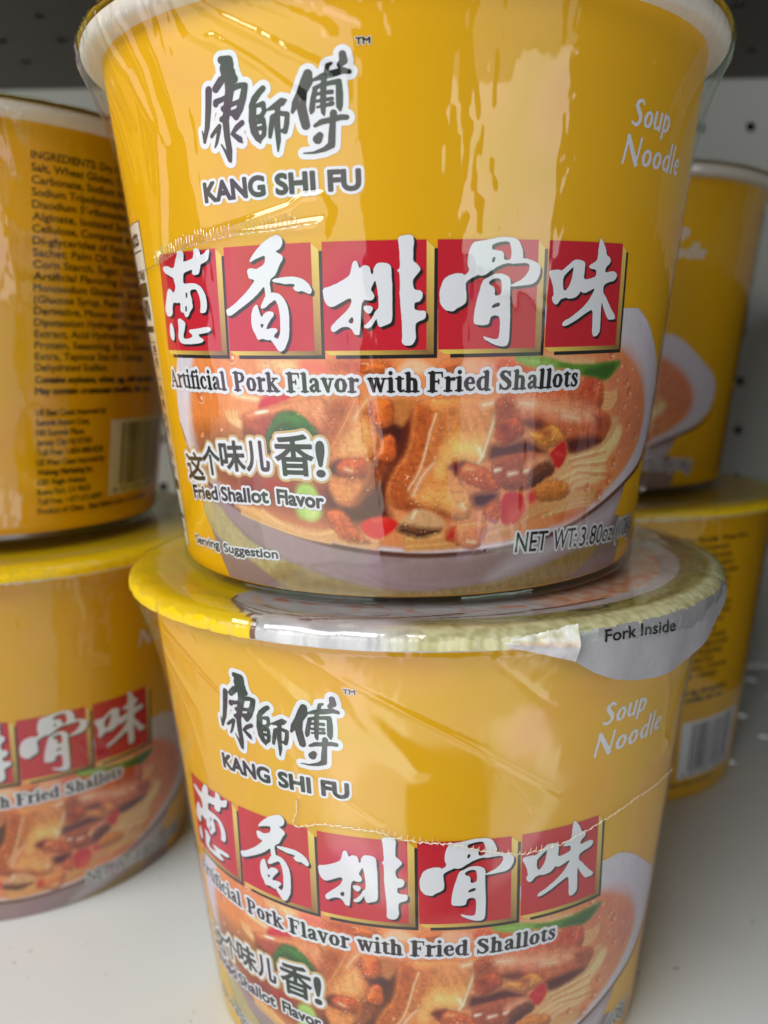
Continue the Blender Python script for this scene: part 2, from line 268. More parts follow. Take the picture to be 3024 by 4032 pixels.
BRAND = [
[[-26.79,99.17,0.57],[-25.28,98.86,0.77],[-25.16,98.16,0.73],[-25.96,97.69,1.18],[-25.65,96.85,1.38],[-24.57,95.84,0.67]],
[[-27.25,95.92,0.68],[-28.46,94.81,0.62]],
[[-29.96,94.77,0.66],[-30.56,91.7,0.59],[-31.23,88.95,0.5],[-32.24,86.56,0.27],[-32.45,88.4,0.07]],
[[-25.51,96.35,0.93],[-25.7,94.15,0.82],[-26.45,91.84,0.72],[-27.15,89.48,0.63],[-27.22,86.84,0.58],[-27.03,84.5,0.53],[-27.01,82.71,0.21]],
[[-28.58,85.66,0.09],[-27.94,84.51,0.2],[-27.25,82.91,0.29]],
[[-25.13,94.42,0.44],[-23.63,94.7,0.41],[-22.63,94.57,0.44],[-22.87,93.95,0.54],[-23.31,92.64,0.61],[-24.09,91.02,0.62],[-24.98,89.83,0.52],[-25.71,90.35,0.28]],
[[-28.78,92.68,0.48],[-27.5,92.93,0.38],[-25.92,93.32,0.34]],
[[-28.82,92.42,0.52]],
[[-27.39,91.44,0.45],[-26.12,91.79,0.34],[-23.94,92.21,0.34]],
[[-27.97,89.76,0.42],[-26.53,90.45,0.35],[-24.97,90.78,0.31]],
[[-30.51,87.28,0.28],[-29.63,88.02,0.32],[-28.59,88.69,0.39],[-29.01,87.41,0.32],[-29.58,86.05,0.25],[-30.05,85.38,0.09]],
[[-23.91,88.74,0.41],[-25.1,88.09,0.42],[-26.14,87.16,0.25],[-25.5,86.73,0.39],[-24.71,86.12,0.49],[-24.34,85.63,0.18]],
[[-19.47,93.71,0.43],[-20.1,93.28,0.47],[-21.2,92.22,0.54],[-21.92,91.11,0.41]],
[[-21.65,90.82,0.65],[-21.95,88.87,0.65],[-21.76,87.12,0.66],[-21.28,86.02,0.52],[-20.82,85.19,0.14]],
[[-20.82,91.15,0.27],[-19.72,91.29,0.44],[-19.58,90.16,0.34],[-20.22,89.37,0.38],[-21.02,89.32,0.31]],
[[-21,88.51,0.28],[-19.98,88.75,0.45],[-19.8,88.04,0.31]],
[[-21.12,87.48,0.28],[-19.81,87.53,0.38],[-20.03,86.42,0.38],[-20.91,85.64,0.35]],
[[-18.99,90.27,0.14],[-17.77,90.66,0.44],[-16.4,91.28,0.6],[-15.71,91.47,0.2]],
[[-17.1,90.76,0.4],[-17.36,89.26,0.44],[-17.5,87.39,0.48],[-17.5,85.32,0.41],[-17.72,83.52,0.1]],
[[-18.27,89.01,0.37],[-18.68,87.16,0.41],[-18.95,85.97,0.28]],
[[-18.18,89.25,0.24],[-16.74,89.51,0.34],[-15.6,89.27,0.37],[-15.84,87.76,0.41],[-16.2,86.59,0.38],[-16.7,86.72,0.27]],
[[-11.75,95.18,0.69],[-12,94.13,0.98],[-13.05,92.23,0.76],[-14.05,90.82,0.6],[-14.7,89.53,0.24]],
[[-12.85,92.55,0.76],[-13.18,90.41,0.77],[-12.82,88.36,0.74],[-12.6,87.24,0.68]],
[[-6.16,97.78,0.51],[-6.03,96.77,0.61],[-6.67,96.17,0.39]],
[[-10.81,94.19,0.2],[-9.59,94.59,0.42],[-8.04,94.88,0.52],[-6.18,95.3,0.45],[-5.2,95.07,0.32]],
[[-7.96,96.5,0.19],[-8.56,96.22,0.32],[-8.78,95.34,0.33]],
[[-9.16,94.56,0.39],[-9.38,92.77,0.43],[-9.54,90.79,0.43],[-9.61,89.13,0.33],[-9.5,88.62,0.1]],
[[-10.73,92.7,0.36],[-11.14,91.24,0.4],[-11.42,89.6,0.43],[-11.57,89.14,0.2]],
[[-10.81,92.88,0.3],[-9.66,93.31,0.29],[-7.94,93.57,0.33],[-6.89,93.65,0.42],[-6.88,91.78,0.53],[-6.96,89.96,0.5],[-6.87,89.29,0.2]],
[[-10.6,91.95,0.2],[-9.38,92.11,0.23],[-8.1,92.15,0.33]],
[[-10.58,90.87,0.2],[-9.27,91.02,0.23],[-8.07,91.11,0.26]],
[[-10.55,89.95,0.13],[-9.32,90.11,0.2],[-8.1,90.36,0.33]],
[[-11.08,87.08,0.24],[-9.99,87.61,0.4],[-8.23,87.87,0.4],[-6.84,88.16,0.4],[-5.9,88.1,0.37]],
[[-7.97,88.86,0.53],[-8.17,87.36,0.44],[-8.4,85.35,0.54],[-8.53,83.91,0.55],[-9.72,83.25,0.34],[-11.54,82.81,0.15],[-13.28,82.84,0.05]],
[[-10.77,84.95,0.75],[-10.38,85.47,0.54]]
]
FOOD = [
['P',[[-49.9,17.2],[-47.3,9.5],[-44.6,3.6],[-41.1,-2.3],[-20.8,-4.9],[-2.3,-4.8],[25.8,-5.1],[59.3,-4.8],[63.9,5.6],[62.3,13],[-1.6,18.8]],[150,130,130],0.3,0.5],
['P',[[-50.6,16.4],[-44.3,17.9],[-37.9,12.3],[-32.6,9.3],[-24.6,6.5],[-15.1,3.9],[-6.9,2.4],[4.8,1.3],[4.8,0],[-7.1,0.2],[-17.6,0.2],[-24.1,0.6],[-29.2,3],[-35.1,5.9],[-42.1,7.9],[-48.4,10.8]],[178,165,125],0.4,1.9],
['P',[[-24.6,6.5],[-15.1,3.9],[-6.9,2.4],[4.8,1.3],[4.8,0],[-7.1,0.2],[-17.6,0.2],[-24.1,0.6],[-29.2,3]],[150,125,75],1.2,1.9],
['P',[[2.7,1.4],[12.6,1.7],[22.9,3],[32.2,4.6],[40.8,6.6],[53,7.1],[49.8,4.2],[42.3,0.7],[32.8,-0.2],[23.1,-0.1],[9.3,0],[2.7,0]],[160,138,92],0.4,1.9],
['P',[[-51.6,32.1],[-48.7,23],[-39.4,17.1],[-29.6,14.1],[-20.2,11.8],[-9.9,9.9],[4.9,8.6],[15.6,8.8],[25.6,9.3],[37.8,11.1],[49.7,14.8],[63.6,21.4],[56.4,9.3],[41.4,6.4],[23.3,3.2],[12.5,1.8],[2.7,1.4],[-8.2,2.7],[-20.9,5.9],[-32.6,10.2],[-40.7,15],[-48.3,20.8]],[160,140,142],0.3,0.5],
['P',[[26.1,7.9],[37.8,11.1],[49.9,14.1],[61.6,16.8],[54.7,8.6],[38.4,7.1],[31.4,4.9],[22.8,3.3],[19.3,3]],[184,175,182],1.5,0.5],
['P',[[-50.4,48.3],[-52.3,45.1],[-54.6,39.4],[-55.5,33],[-53.7,28.8],[-49,22.9],[-39.3,17.8],[-29.5,14.9],[-20.1,12.5],[-9.9,10.6],[4.9,9.2],[15.6,9.4],[25.6,9.9],[37.7,11.8],[49.5,15.5],[59.8,19.1],[70.9,22.3],[80.6,29.3],[80.6,39.9],[69.4,47.2],[61.2,53.2],[54.5,56.5],[47.5,58.4],[37.4,59],[-1.2,59.2],[-38.2,58.8],[-44.1,55]],[200,195,204],0.2,0.5],
['P',[[-41.2,52.9],[-46.3,43.7],[-48.4,35.1],[-47.4,27],[-42.6,22.5],[-36.5,18.8],[-27.5,15.4],[-19,13.1],[-9.4,11.3],[4.9,10],[15.6,10.2],[25.2,10.9],[37.3,13],[48,16.8],[57.7,21.1],[65.1,25.8],[68.1,32.3],[65.5,37.9],[58.4,44],[51.4,47.7],[44.3,50.9],[-1.3,57]],[216,150,98],0.7,1],
['P',[[-40.6,48.5],[-34.4,48.5],[-33.9,39.9],[-35.5,31.3],[-43.2,29.8],[-49.1,31.9],[-48.3,37.7]],[214,140,70],2.5,1],
['P',[[42.2,48.5],[52.7,47.2],[61.5,42.1],[66.8,35.1],[66.9,28.1],[54.4,23],[48.5,36.5]],[208,138,102],3,1],
['S',[[-55.1,33,0.26],[-53.4,28.9,0.38],[-48.8,22.9,0.49],[-39.3,17.6,0.58],[-29.6,14.6,0.56],[-20.1,12.2,0.54],[-9.9,10.2,0.54],[4.9,8.8,0.53],[15.6,9.1,0.48],[25.6,9.6,0.49],[37.7,11.5,0.45],[49.6,15.2,0.47],[59.9,18.8,0.52],[71.9,21.9,0.74],[80.6,27.2,0.36],[80.6,31.7,0.24]],[112,66,44],0.25],
['S',[[-53.4,29.2,0.19],[-48.5,23.5,0.31],[-39.1,18.5,0.35],[-29.4,15.5,0.33],[-20.1,13.1,0.38],[-9.8,11.1,0.37],[4.9,9.7,0.37],[15.6,9.9,0.37],[25.6,10.5,0.33],[37.6,12.4,0.34],[49.4,16.1,0.35],[59.1,19.8,0.32],[68.9,23.1,0.39]],[215,200,205],0.2],
['P',[[-49.1,31.9],[-38.3,32.7],[-31,33.4],[-24.4,32],[-26.1,23.4],[-43.6,21.3],[-48.6,25.3]],[140,85,40],3.5,1],
['P',[[-42.9,24],[-26.7,25.9],[-11.6,24.6],[-5.1,24.3],[-5.5,15.6],[-17.7,15.1],[-33,17.7]],[150,75,35],3,0.5],
['S',[[-36.9,17.1,0.38],[-29.8,15.7,0.44],[-21.8,14,0.46],[-13.1,11.8,0.42],[-3.4,10.6,0.38]],[229,180,118],0.5],
['S',[[-35.8,17.1,0.38],[-28.9,15.4,0.43],[-21.1,13.8,0.46],[-12.8,12.1,0.42],[-3.4,10.8,0.38]],[215,160,98],0.5],
['S',[[-34.8,17,0.38],[-28.1,15.2,0.43],[-20.5,13.6,0.46],[-12.5,12.4,0.42],[-3.3,11,0.38]],[236,192,136],0.5],
['S',[[-33.7,17,0.37],[-27.2,14.9,0.43],[-19.9,13.4,0.46],[-12.2,12.7,0.42],[-3.3,11.2,0.38]],[229,180,118],0.5],
['S',[[-32.8,17,0.37],[-26.4,14.6,0.43],[-19.3,13.2,0.46],[-11.9,13,0.42],[-3.3,11.4,0.38]],[215,160,98],0.5],
['S',[[-31.8,16.9,0.37],[-25.5,14.3,0.43],[-18.6,13,0.46],[-11.6,13.3,0.42],[-3.3,11.6,0.38]],[236,192,136],0.5],
['S',[[-30.8,16.9,0.37],[-24.7,14,0.43],[-18.1,12.8,0.46],[-11.2,13.6,0.41],[-3.3,11.8,0.38]],[229,180,118],0.5],
['S',[[-29.9,16.8,0.37],[-23.9,13.8,0.43],[-17.4,12.6,0.46],[-10.9,13.9,0.41],[-3.3,11.9,0.38]],[215,160,98],0.5],
['S',[[-29,16.8,0.37],[-23.1,13.5,0.43],[-16.8,12.4,0.46],[-10.6,14.2,0.41],[-3.3,12.1,0.38]],[236,192,136],0.5],
['S',[[2.8,10.2,0.41],[10.7,10.4,0.41],[18.2,11,0.45],[25.3,13.2,0.42]],[222,172,104],0.5],
['S',[[2.8,10.6,0.41],[10.7,10.9,0.41],[18.2,11.6,0.45],[25.3,13.6,0.42]],[206,148,84],0.5],
['S',[[2.8,11,0.41],[10.7,11.3,0.41],[18.1,12.3,0.45],[25.3,14.1,0.42]],[234,190,128],0.5],
['S',[[2.8,11.5,0.41],[10.7,11.8,0.41],[18.1,12.9,0.45],[25.2,14.5,0.42]],[222,172,104],0.5],
['S',[[2.8,11.9,0.41],[10.7,12.2,0.41],[18.1,13.6,0.45],[25.2,14.9,0.42]],[206,148,84],0.5],
['S',[[2.8,12.3,0.41],[10.7,12.7,0.41],[18.1,14.2,0.44],[25.1,15.4,0.42]],[234,190,128],0.5],
['S',[[2.8,12.7,0.41],[10.7,13.1,0.41],[18,14.8,0.44],[25.1,15.8,0.42]],[222,172,104],0.5],
['S',[[27.1,14.7,0.47],[31.8,18.1,0.47],[37.5,19.4,0.45],[44.1,19.7,0.41],[47.3,18.7,0.33]],[228,180,116],0.6],
['S',[[27.3,14.8,0.47],[31.9,17.8,0.47],[37.6,19.1,0.45],[44.2,19.3,0.41],[47.3,18.4,0.33]],[212,156,96],0.6],
['S',[[27.5,14.9,0.47],[31.9,17.6,0.47],[37.6,18.7,0.45],[44.3,18.9,0.41],[47.4,18.2,0.33]],[236,194,138],0.6],
['S',[[27.6,15,0.47],[31.9,17.3,0.47],[37.7,18.4,0.45],[44.3,18.6,0.41],[47.4,18,0.33]],[228,180,116],0.6],
['S',[[27.9,15.1,0.47],[32,17.1,0.47],[37.7,18.1,0.45],[44.4,18.2,0.41],[47.5,17.8,0.33]],[212,156,96],0.6],
['S',[[28,15.1,0.47],[32,16.8,0.47],[37.8,17.7,0.45],[44.5,17.8,0.41],[47.5,17.6,0.34]],[236,194,138],0.6],
['S',[[28.2,15.2,0.47],[32,16.5,0.47],[37.8,17.4,0.45],[44.5,17.4,0.41],[47.5,17.4,0.34]],[228,180,116],0.6],
['S',[[28.4,15.3,0.47],[32,16.3,0.47],[37.9,17,0.45],[44.6,17.1,0.41],[47.6,17.1,0.34]],[212,156,96],0.6],
['P',[[35.4,14.9],[40.6,15.8],[46.2,15.6],[42.8,14],[38.4,13.2]],[206,118,60],1.5,0.5],
['P',[[34.4,22.6],[36.1,25],[38.9,26.5],[44.3,27.3],[49,28.9],[51.1,31.5],[51.6,33.2],[55.8,31.3],[54.5,28.3],[51,26.1],[49.3,23.7],[49.1,20.5],[43.9,20.9],[39.6,21.9]],[232,196,146],0.8,1],
['S',[[34.4,22.9,0.28],[39.2,24.7,0.31],[44.5,26.2,0.32],[48.5,28.9,0.32],[52.1,31.4,0.27],[50.7,33.8,0.24]],[230,188,136],0.5],
['S',[[34.6,23.2,0.28],[39.1,25.1,0.31],[44.4,26.6,0.32],[48.7,29.1,0.32],[52.1,31.5,0.27],[51,33.8,0.24]],[214,160,108],0.5],
['S',[[34.8,23.5,0.28],[39,25.5,0.31],[44.3,27.1,0.32],[49,29.3,0.32],[52,31.6,0.27],[51.2,33.8,0.24]],[238,204,160],0.5],
['S',[[35,23.8,0.28],[39,25.8,0.31],[44.2,27.4,0.32],[49.2,29.4,0.32],[52,31.7,0.27],[51.5,33.8,0.24]],[230,188,136],0.5],
['S',[[35.3,24.1,0.28],[38.9,26.2,0.31],[44.1,27.9,0.32],[49.4,29.6,0.32],[52,31.8,0.27],[51.7,33.8,0.24]],[214,160,108],0.5],
['S',[[35.5,24.4,0.28],[38.9,26.6,0.31],[44.1,28.3,0.32],[49.6,29.8,0.32],[52,31.9,0.27],[52,33.7,0.24]],[238,204,160],0.5],
['S',[[35.7,24.7,0.28],[38.8,26.9,0.31],[44,28.7,0.32],[49.9,30,0.33],[51.9,32,0.27],[52.2,33.7,0.24]],[230,188,136],0.5],
['S',[[35.9,25.1,0.28],[38.8,27.3,0.31],[43.9,29.1,0.31],[50.1,30.2,0.33],[51.9,32.1,0.27],[52.5,33.7,0.24]],[214,160,108],0.5],
['S',[[36.1,25.4,0.28],[38.7,27.6,0.31],[43.9,29.5,0.31],[50.3,30.3,0.33],[51.9,32.2,0.27],[52.7,33.7,0.24]],[238,204,160],0.5],
['S',[[36.3,25.7,0.28],[38.7,28,0.31],[43.8,29.9,0.31],[50.6,30.5,0.33],[51.8,32.3,0.27],[53,33.6,0.25]],[230,188,136],0.5],
['S',[[36.5,26,0.28],[38.6,28.4,0.31],[43.7,30.3,0.31],[50.8,30.7,0.33],[51.8,32.4,0.27],[53.2,33.6,0.25]],[214,160,108],0.5],
['S',[[36.4,22.7,0.21],[40.4,23.6,0.24],[44.9,23.9,0.24],[47.2,24.9,0.19]],[236,200,150],0.4],
['S',[[37,22.2,0.21],[40.5,23.1,0.24],[45,23.4,0.24],[47.3,24.3,0.19]],[218,160,108],0.4],
['S',[[37.5,21.7,0.21],[40.5,22.7,0.24],[45.1,22.9,0.24],[47.5,23.6,0.19]],[240,208,165],0.4],
['S',[[38.1,21.2,0.21],[40.6,22.3,0.24],[45.2,22.5,0.24],[47.6,23,0.19]],[236,200,150],0.4],
['S',[[38.7,20.8,0.21],[40.7,21.8,0.24],[45.3,22,0.24],[47.8,22.4,0.19]],[218,160,108],0.4],
['S',[[39.3,20.2,0.21],[40.8,21.4,0.24],[45.4,21.5,0.24],[47.9,21.7,0.19]],[240,208,165],0.4],
['S',[[39.9,19.7,0.21],[40.8,20.9,0.24],[45.5,21,0.24],[48,21.1,0.19]],[236,200,150],0.4],
['S',[[46.2,39.6,0.23],[48.8,39.1,0.26],[50.6,39.9,0.21]],[232,196,140],0.5],
['S',[[46.3,38.8,0.23],[49,38.4,0.26],[50.7,39.4,0.21]],[232,196,140],0.5],
['S',[[46.5,37.9,0.23],[49.1,37.6,0.26],[50.9,38.9,0.21]],[232,196,140],0.5],
['S',[[46.7,37,0.23],[49.3,36.8,0.26],[51,38.4,0.21]],[232,196,140],0.5],
['S',[[46.9,36.1,0.23],[49.5,36.1,0.26],[51.1,37.9,0.21]],[232,196,140],0.5],
['S',[[-35.9,36.7,0.2],[-35.7,35.4,0.23],[-33.6,34.2,0.23],[-31.6,33.8,0.18]],[238,205,150],0.5],
['S',[[-34.9,36.8,0.2],[-34.8,35.4,0.23],[-33,34.4,0.23],[-31.5,34.4,0.18]],[238,205,150],0.5],
['S',[[-33.8,36.8,0.2],[-33.9,35.4,0.23],[-32.5,34.7,0.23],[-31.4,34.9,0.18]],[238,205,150],0.5],
['S',[[-32.8,36.9,0.2],[-33.1,35.5,0.23],[-32,34.9,0.23],[-31.3,35.5,0.18]],[238,205,150],0.5],
['S',[[-33.8,40.5,0.3],[-30,40,0.32],[-27,39.4,0.24]],[240,208,160],0.6],
['S',[[-33.1,40.4,0.3],[-30,39.9,0.32],[-27,39.6,0.24]],[240,208,160],0.6],
['S',[[-32.5,40.2,0.3],[-30,39.8,0.32],[-26.9,39.8,0.24]],[240,208,160],0.6],
['S',[[30.1,47.6,0.21],[36,46.8,0.24],[41.9,46.1,0.22]],[236,200,160],0.5],
['S',[[30.1,47.4,0.21],[36,46.5,0.24],[42,46,0.22]],[215,160,110],0.5],
['S',[[30.2,47.1,0.21],[36,46.3,0.24],[42,45.8,0.22]],[236,200,160],0.5],
['S',[[30.2,46.8,0.21],[36.1,46.1,0.24],[42,45.6,0.22]],[215,160,110],0.5],
['S',[[30.2,46.5,0.21],[36.1,45.8,0.24],[42,45.5,0.22]],[236,200,160],0.5],
['B',[-43.8,39.5,1.59]],
['B',[-32.5,47.8,1.59]],
['B',[-45.5,31.7,0.83]],
['B',[-38.2,33.2,0.47]],
['B',[47.4,46.9,1.2]],
['B',[56.2,38.9,1.43]],
['B',[54.5,41,0.96]],
['B',[56,44,0.48]],
['B',[51.5,44.7,0.39]],
['B',[50.5,42,0.39]],
['B',[58,32,1.27]],
['B',[63.2,28.9,1.26]],
['B',[63.6,34,0.74]],
['B',[54.8,36.3,0.77]],
['B',[60.7,35.8,0.53]],
['B',[55.3,26.8,0.49]],
['B',[59.2,27,0.54]],
['B',[53.6,24.2,1.31]],
['B',[52.5,20.6,1.72]],
['B',[49.3,17.5,1.7]],
['B',[44.5,19.9,1.2]],
['S',[[38.2,26.6,0.18],[41.6,27,0.21],[45.9,27.4,0.21],[49.7,27.8,0.16]],[243,214,168],0.35],
['S',[[38.5,26.1,0.18],[41.7,26.5,0.21],[46,26.7,0.21],[49.9,27,0.16]],[206,146,92],0.35],
['S',[[38.9,25.7,0.18],[41.8,26,0.21],[46.1,26,0.21],[50.1,26.2,0.17]],[236,198,146],0.35],
['S',[[39.2,25.3,0.18],[41.9,25.5,0.21],[46.3,25.3,0.21],[50.2,25.4,0.17]],[243,214,168],0.35],
['S',[[39.6,24.8,0.18],[42,24.9,0.21],[46.4,24.6,0.22],[50.5,24.6,0.17]],[206,146,92],0.35],
['S',[[39.9,24.4,0.18],[42.1,24.4,0.21],[46.6,24,0.22],[50.6,23.8,0.17]],[236,198,146],0.35],
['S',[[40.3,23.9,0.18],[42.2,23.9,0.21],[46.7,23.3,0.22],[50.9,22.9,0.17]],[243,214,168],0.35],
['S',[[40.6,23.5,0.18],[42.3,23.4,0.21],[46.9,22.6,0.22],[51.1,22.1,0.17]],[206,146,92],0.35],
['S',[[41,23.1,0.18],[42.4,22.9,0.21],[47,21.9,0.22],[51.3,21.3,0.17]],[236,198,146],0.35],
['S',[[32.8,15.3,0.24],[37.2,17,0.27],[42.2,17.6,0.24],[46.2,17.5,0.19]],[244,212,160],0.35],
['S',[[33.4,15.4,0.24],[37.2,16.8,0.27],[42.2,17.4,0.24],[46.3,17.2,0.19]],[200,138,78],0.35],
['S',[[34,15.5,0.24],[37.2,16.6,0.27],[42.2,17.1,0.24],[46.3,16.9,0.19]],[236,196,138],0.35],
['S',[[34.7,15.6,0.24],[37.3,16.4,0.27],[42.3,16.9,0.24],[46.4,16.7,0.2]],[244,212,160],0.35],
['S',[[35.3,15.6,0.24],[37.3,16.2,0.27],[42.3,16.6,0.24],[46.4,16.4,0.2]],[200,138,78],0.35],
['S',[[36,15.7,0.24],[37.3,16,0.27],[42.4,16.4,0.24],[46.5,16.1,0.2]],[236,196,138],0.35],
['S',[[-35,16.8,0.21],[-27.4,15,0.23],[-20,13.2,0.23],[-13.1,11.9,0.19]],[242,206,150],0.35],
['S',[[-35,16.5,0.21],[-27.5,14.7,0.23],[-20,12.9,0.23],[-13.1,11.8,0.19]],[204,146,84],0.35],
['S',[[-35.1,16.2,0.21],[-27.5,14.4,0.23],[-20.1,12.7,0.23],[-13.1,11.6,0.19]],[242,206,150],0.35],
['S',[[-35.2,15.9,0.21],[-27.6,14.1,0.23],[-20.1,12.4,0.23],[-13.2,11.4,0.19]],[204,146,84],0.35],
['S',[[-35.2,15.6,0.21],[-27.6,13.8,0.23],[-20.1,12.1,0.23],[-13.2,11.2,0.19]],[242,206,150],0.35],
['P',[[-11.7,47.4],[0.7,47.3],[0.7,44.4],[-11.9,44.5]],[195,105,50],1,2],
['P',[[-5.8,44.7],[-3.5,46.9],[-1.1,46.7],[0.7,45.3],[-0.2,44.4]],[206,120,50],0.5,2],
['P',[[1.4,45.3],[3.4,47.3],[5.4,47.2],[7.6,45.9],[8.3,44.5],[2,44.4]],[226,182,150],0.5,1],
['P',[[8.3,45.2],[9.8,47.2],[13.2,47.1],[13,44.4],[8.7,44.3]],[208,130,80],0.5,2],
['P',[[12.8,45.1],[13.4,47.1],[17.8,47],[19.7,46.1],[20.1,44],[12.8,44.4]],[224,170,140],0.5,1],
['P',[[19.8,46.5],[22.4,47.4],[27.9,45.2],[31.9,43.9],[28.1,43.3],[19.9,44.2]],[208,105,60],0.6,2],
['P',[[-25.9,47.2],[-16.9,47.4],[-16.9,44.7],[-25.6,45.3]],[225,190,140],1,2],
['P',[[-17.2,47.2],[-12.5,47.2],[-10.8,44.5],[-16.9,44.7]],[222,120,105],1,0.5],
['P',[[-25.4,40.6],[-17.5,40.9],[-20.8,39.3],[-24.8,38],[-27.6,37.5]],[202,52,66],0.4,0.5],
['P',[[-31.3,36.5],[-27.9,37.4],[-23.1,38.5],[-19.2,39.4],[-15.5,40.1],[-11.8,40.2],[-11.8,32.8],[-15.1,32.8],[-20.5,36.9],[-24,35.6],[-25.8,32.9],[-26.3,30.9],[-31.2,32.1],[-31.5,34.6]],[196,116,72],0.4,2.5],
['P',[[-31.4,36.2],[-28.1,35.9],[-24.4,36.8],[-25.4,33.4],[-27.5,31.3],[-30.9,32.1],[-31.5,34.3]],[180,98,62],1,2],
['P',[[-31.5,33.6],[-28.5,32.7],[-26.2,31.9],[-27.7,30.1],[-31.1,30.9]],[110,50,35],1.2,0.5],
['S',[[-29.9,36.3,0.4],[-26.7,36.9,0.44],[-22.9,37.7,0.34],[-19.3,38.6,0.38],[-16.1,39.1,0.33]],[226,160,110],0.8],
['S',[[-27.8,36.9,0.22],[-26.4,37.1,0.32],[-24.9,37.4,0.17]],[255,245,225],0.3],
['P',[[-19.2,39.1],[-12.3,40.1],[-11.9,35.2],[-15.9,36.1],[-18.3,37.4]],[214,150,108],1.5,2],
['P',[[-13,29],[-7.5,33.8],[1.9,36.2],[4.9,38.4],[4.2,29.1],[0.3,24.3],[-1,19.4],[0.2,15.7],[-13.7,15.3]],[112,46,18],1,1],
['P',[[-11.2,40.1],[-3,40.2],[-3.2,35.3],[-1.4,32.4],[-2.2,29.1],[-3,26.5],[-1.6,25.3],[-2.1,23.8],[-4.6,21.9],[-7.5,18.3],[-11.3,19],[-13.2,23.9],[-12.5,29],[-11.8,35]],[198,122,60],0.5,2.5],
['P',[[-11.7,40.1],[-6.5,39.9],[-8.6,35.7],[-10.5,32.4],[-12.4,29.5],[-12.5,33.8]],[182,98,46],1,3],
['P',[[-5,37.1],[-3.9,35.3],[-3.3,32.4],[-3.9,29.6],[-5.8,29],[-10.2,29],[-10.9,29.3],[-8.8,32.9],[-6.7,35.2]],[224,168,108],0.9,2],
['P',[[-12.8,24.4],[-8,24],[-4.3,24.5],[-5.6,21.8],[-8,19.3],[-11.3,19.5]],[214,148,82],1,2],
['P',[[-3.6,28.6],[0.6,27.7],[-1.6,24.8],[-5.1,21.6],[-6.7,19.4],[-8.3,18.6],[-5,23.6]],[150,78,34],1,2],
['P',[[0.2,40.1],[4.9,40],[4,37.1],[1.9,34.1],[0.5,36.2]],[190,128,66],0.5,1.5],
['P',[[-1.4,34.1],[0.8,35],[2.4,34.1],[1.6,31.5],[-0.5,32.9]],[90,34,18],0.6,0.5],
['S',[[-6.5,39.9,0.18],[-7.8,37.1,0.23],[-10.2,32.9,0.19],[-11.9,30.2,0.14]],[226,160,100],0.6],
['S',[[-4.2,39.9,0.28],[-5.7,38,0.28],[-6.9,36,0.21]],[240,205,160],0.8],
['P',[[-3.6,39.9],[0.6,39.9],[0.6,37.1],[0.6,35.2],[-1.4,34],[-3,34.8],[-3.5,37.1]],[206,116,38],0.3,2.5],
['P',[[-2.4,31],[-1.4,32.9],[0,33.4],[0.9,32.4],[1.2,29.1],[-0.1,27.5],[-2.2,28],[-3,29.1]],[206,110,40],0.3,2.5],
['P',[[-12.6,26.6],[-11.5,27.8],[-9.2,28.5],[-4.6,28.8],[-4.6,24.7],[-8,24.6],[-10.9,25]],[190,92,32],0.3,2.5],
['P',[[-12.6,26.6],[-11.5,27.8],[-9.7,28.3],[-11.1,26.6],[-10.4,25.2],[-12,25.1]],[92,22,24],0.6,0.5],
['S',[[-9.1,26.4,0.34],[-7.9,26.1,0.29]],[245,200,160],0.5],
['S',[[-2.6,39.4,0.28],[-2.2,37.6,0.23]],[232,160,90],0.8],
['S',[[-1.4,31.7,0.24],[-1.9,30.1,0.28]],[236,160,90],0.8],
['P',[[4.9,40],[20.3,39.9],[20.3,34.8],[19.1,31],[18.5,27.9],[17,26.7],[15,27.2],[12.1,27.4],[12.6,25],[15.2,22],[16.4,19.5],[15.8,16.5],[13.7,15.8],[9.1,17.9],[5.4,18.5],[1.7,18.3],[-0.7,19.7],[-1.3,22.4],[0.4,26.2],[2.8,29.1],[3.9,32.9],[4.2,37.1]],[212,148,84],0.35,2.5],
['P',[[4.7,40],[9,37.4],[7.5,32.8],[6.2,27.9],[4.2,23.6],[3.2,21.9],[3.9,20.1],[1.7,18.7],[-0.5,19.7],[-1.2,22.4],[0.4,26.2],[2.8,29.1],[3.9,32.9],[4.2,37.1]],[188,106,46],0.9,3.2],
['P',[[9.3,37.9],[12,38.3],[10.3,32.3],[8,27.6],[5.1,22.3],[4.2,22.3],[7.3,29]],[200,126,70],1,2],
['P',[[11.5,32.7],[15.1,32.1],[18.5,32.7],[17.9,29.6],[16.9,27.3],[14.5,28.1],[11.3,28.9],[9.5,24.2],[9,26.6]],[232,190,118],1.6,1.5],
['P',[[12.2,39.7],[19.4,39.7],[19.3,36.7],[15.9,34.9],[12.6,35.5]],[214,150,96],1.6,1.5],
['P',[[6.6,22.3],[11.5,22.9],[14.5,21.6],[15.8,19.3],[14.1,16.9],[9.1,18.8],[5.4,19.9]],[226,172,100],1.4,2],
['P',[[-0.2,20.4],[1.7,21.1],[4.2,19.6],[9.1,18.3],[13.7,15.9],[9.1,16.8],[1.7,18.2]],[170,92,40],1,2.5],
['S',[[8.6,37,0.09],[7.5,33.8,0.12],[6.9,30.9,0.14],[6.1,27.9,0.12],[5.1,25.2,0.12],[3.2,22.4,0.1]],[246,222,190],0.3],
['S',[[8.3,27.6,0.1],[6.3,25.5,0.22],[5.1,23.3,0.22],[4.2,21.2,0.15]],[240,215,190],0.5],
['S',[[20.1,36.6,0.16],[19.4,33.6,0.26],[18.8,31.5,0.19],[18.1,28.9,0.27],[17.1,27.3,0.19]],[246,228,196],0.5],
['S',[[17.7,38.4,0.37],[19.4,38.8,0.28]],[245,225,200],0.8],
['S',[[17.1,30.1,0.34],[17.7,28.7,0.24]],[250,235,205],0.6],
['S',[[14.1,19.1,0.3],[14.6,18.3,0.2]],[248,230,195],0.6],
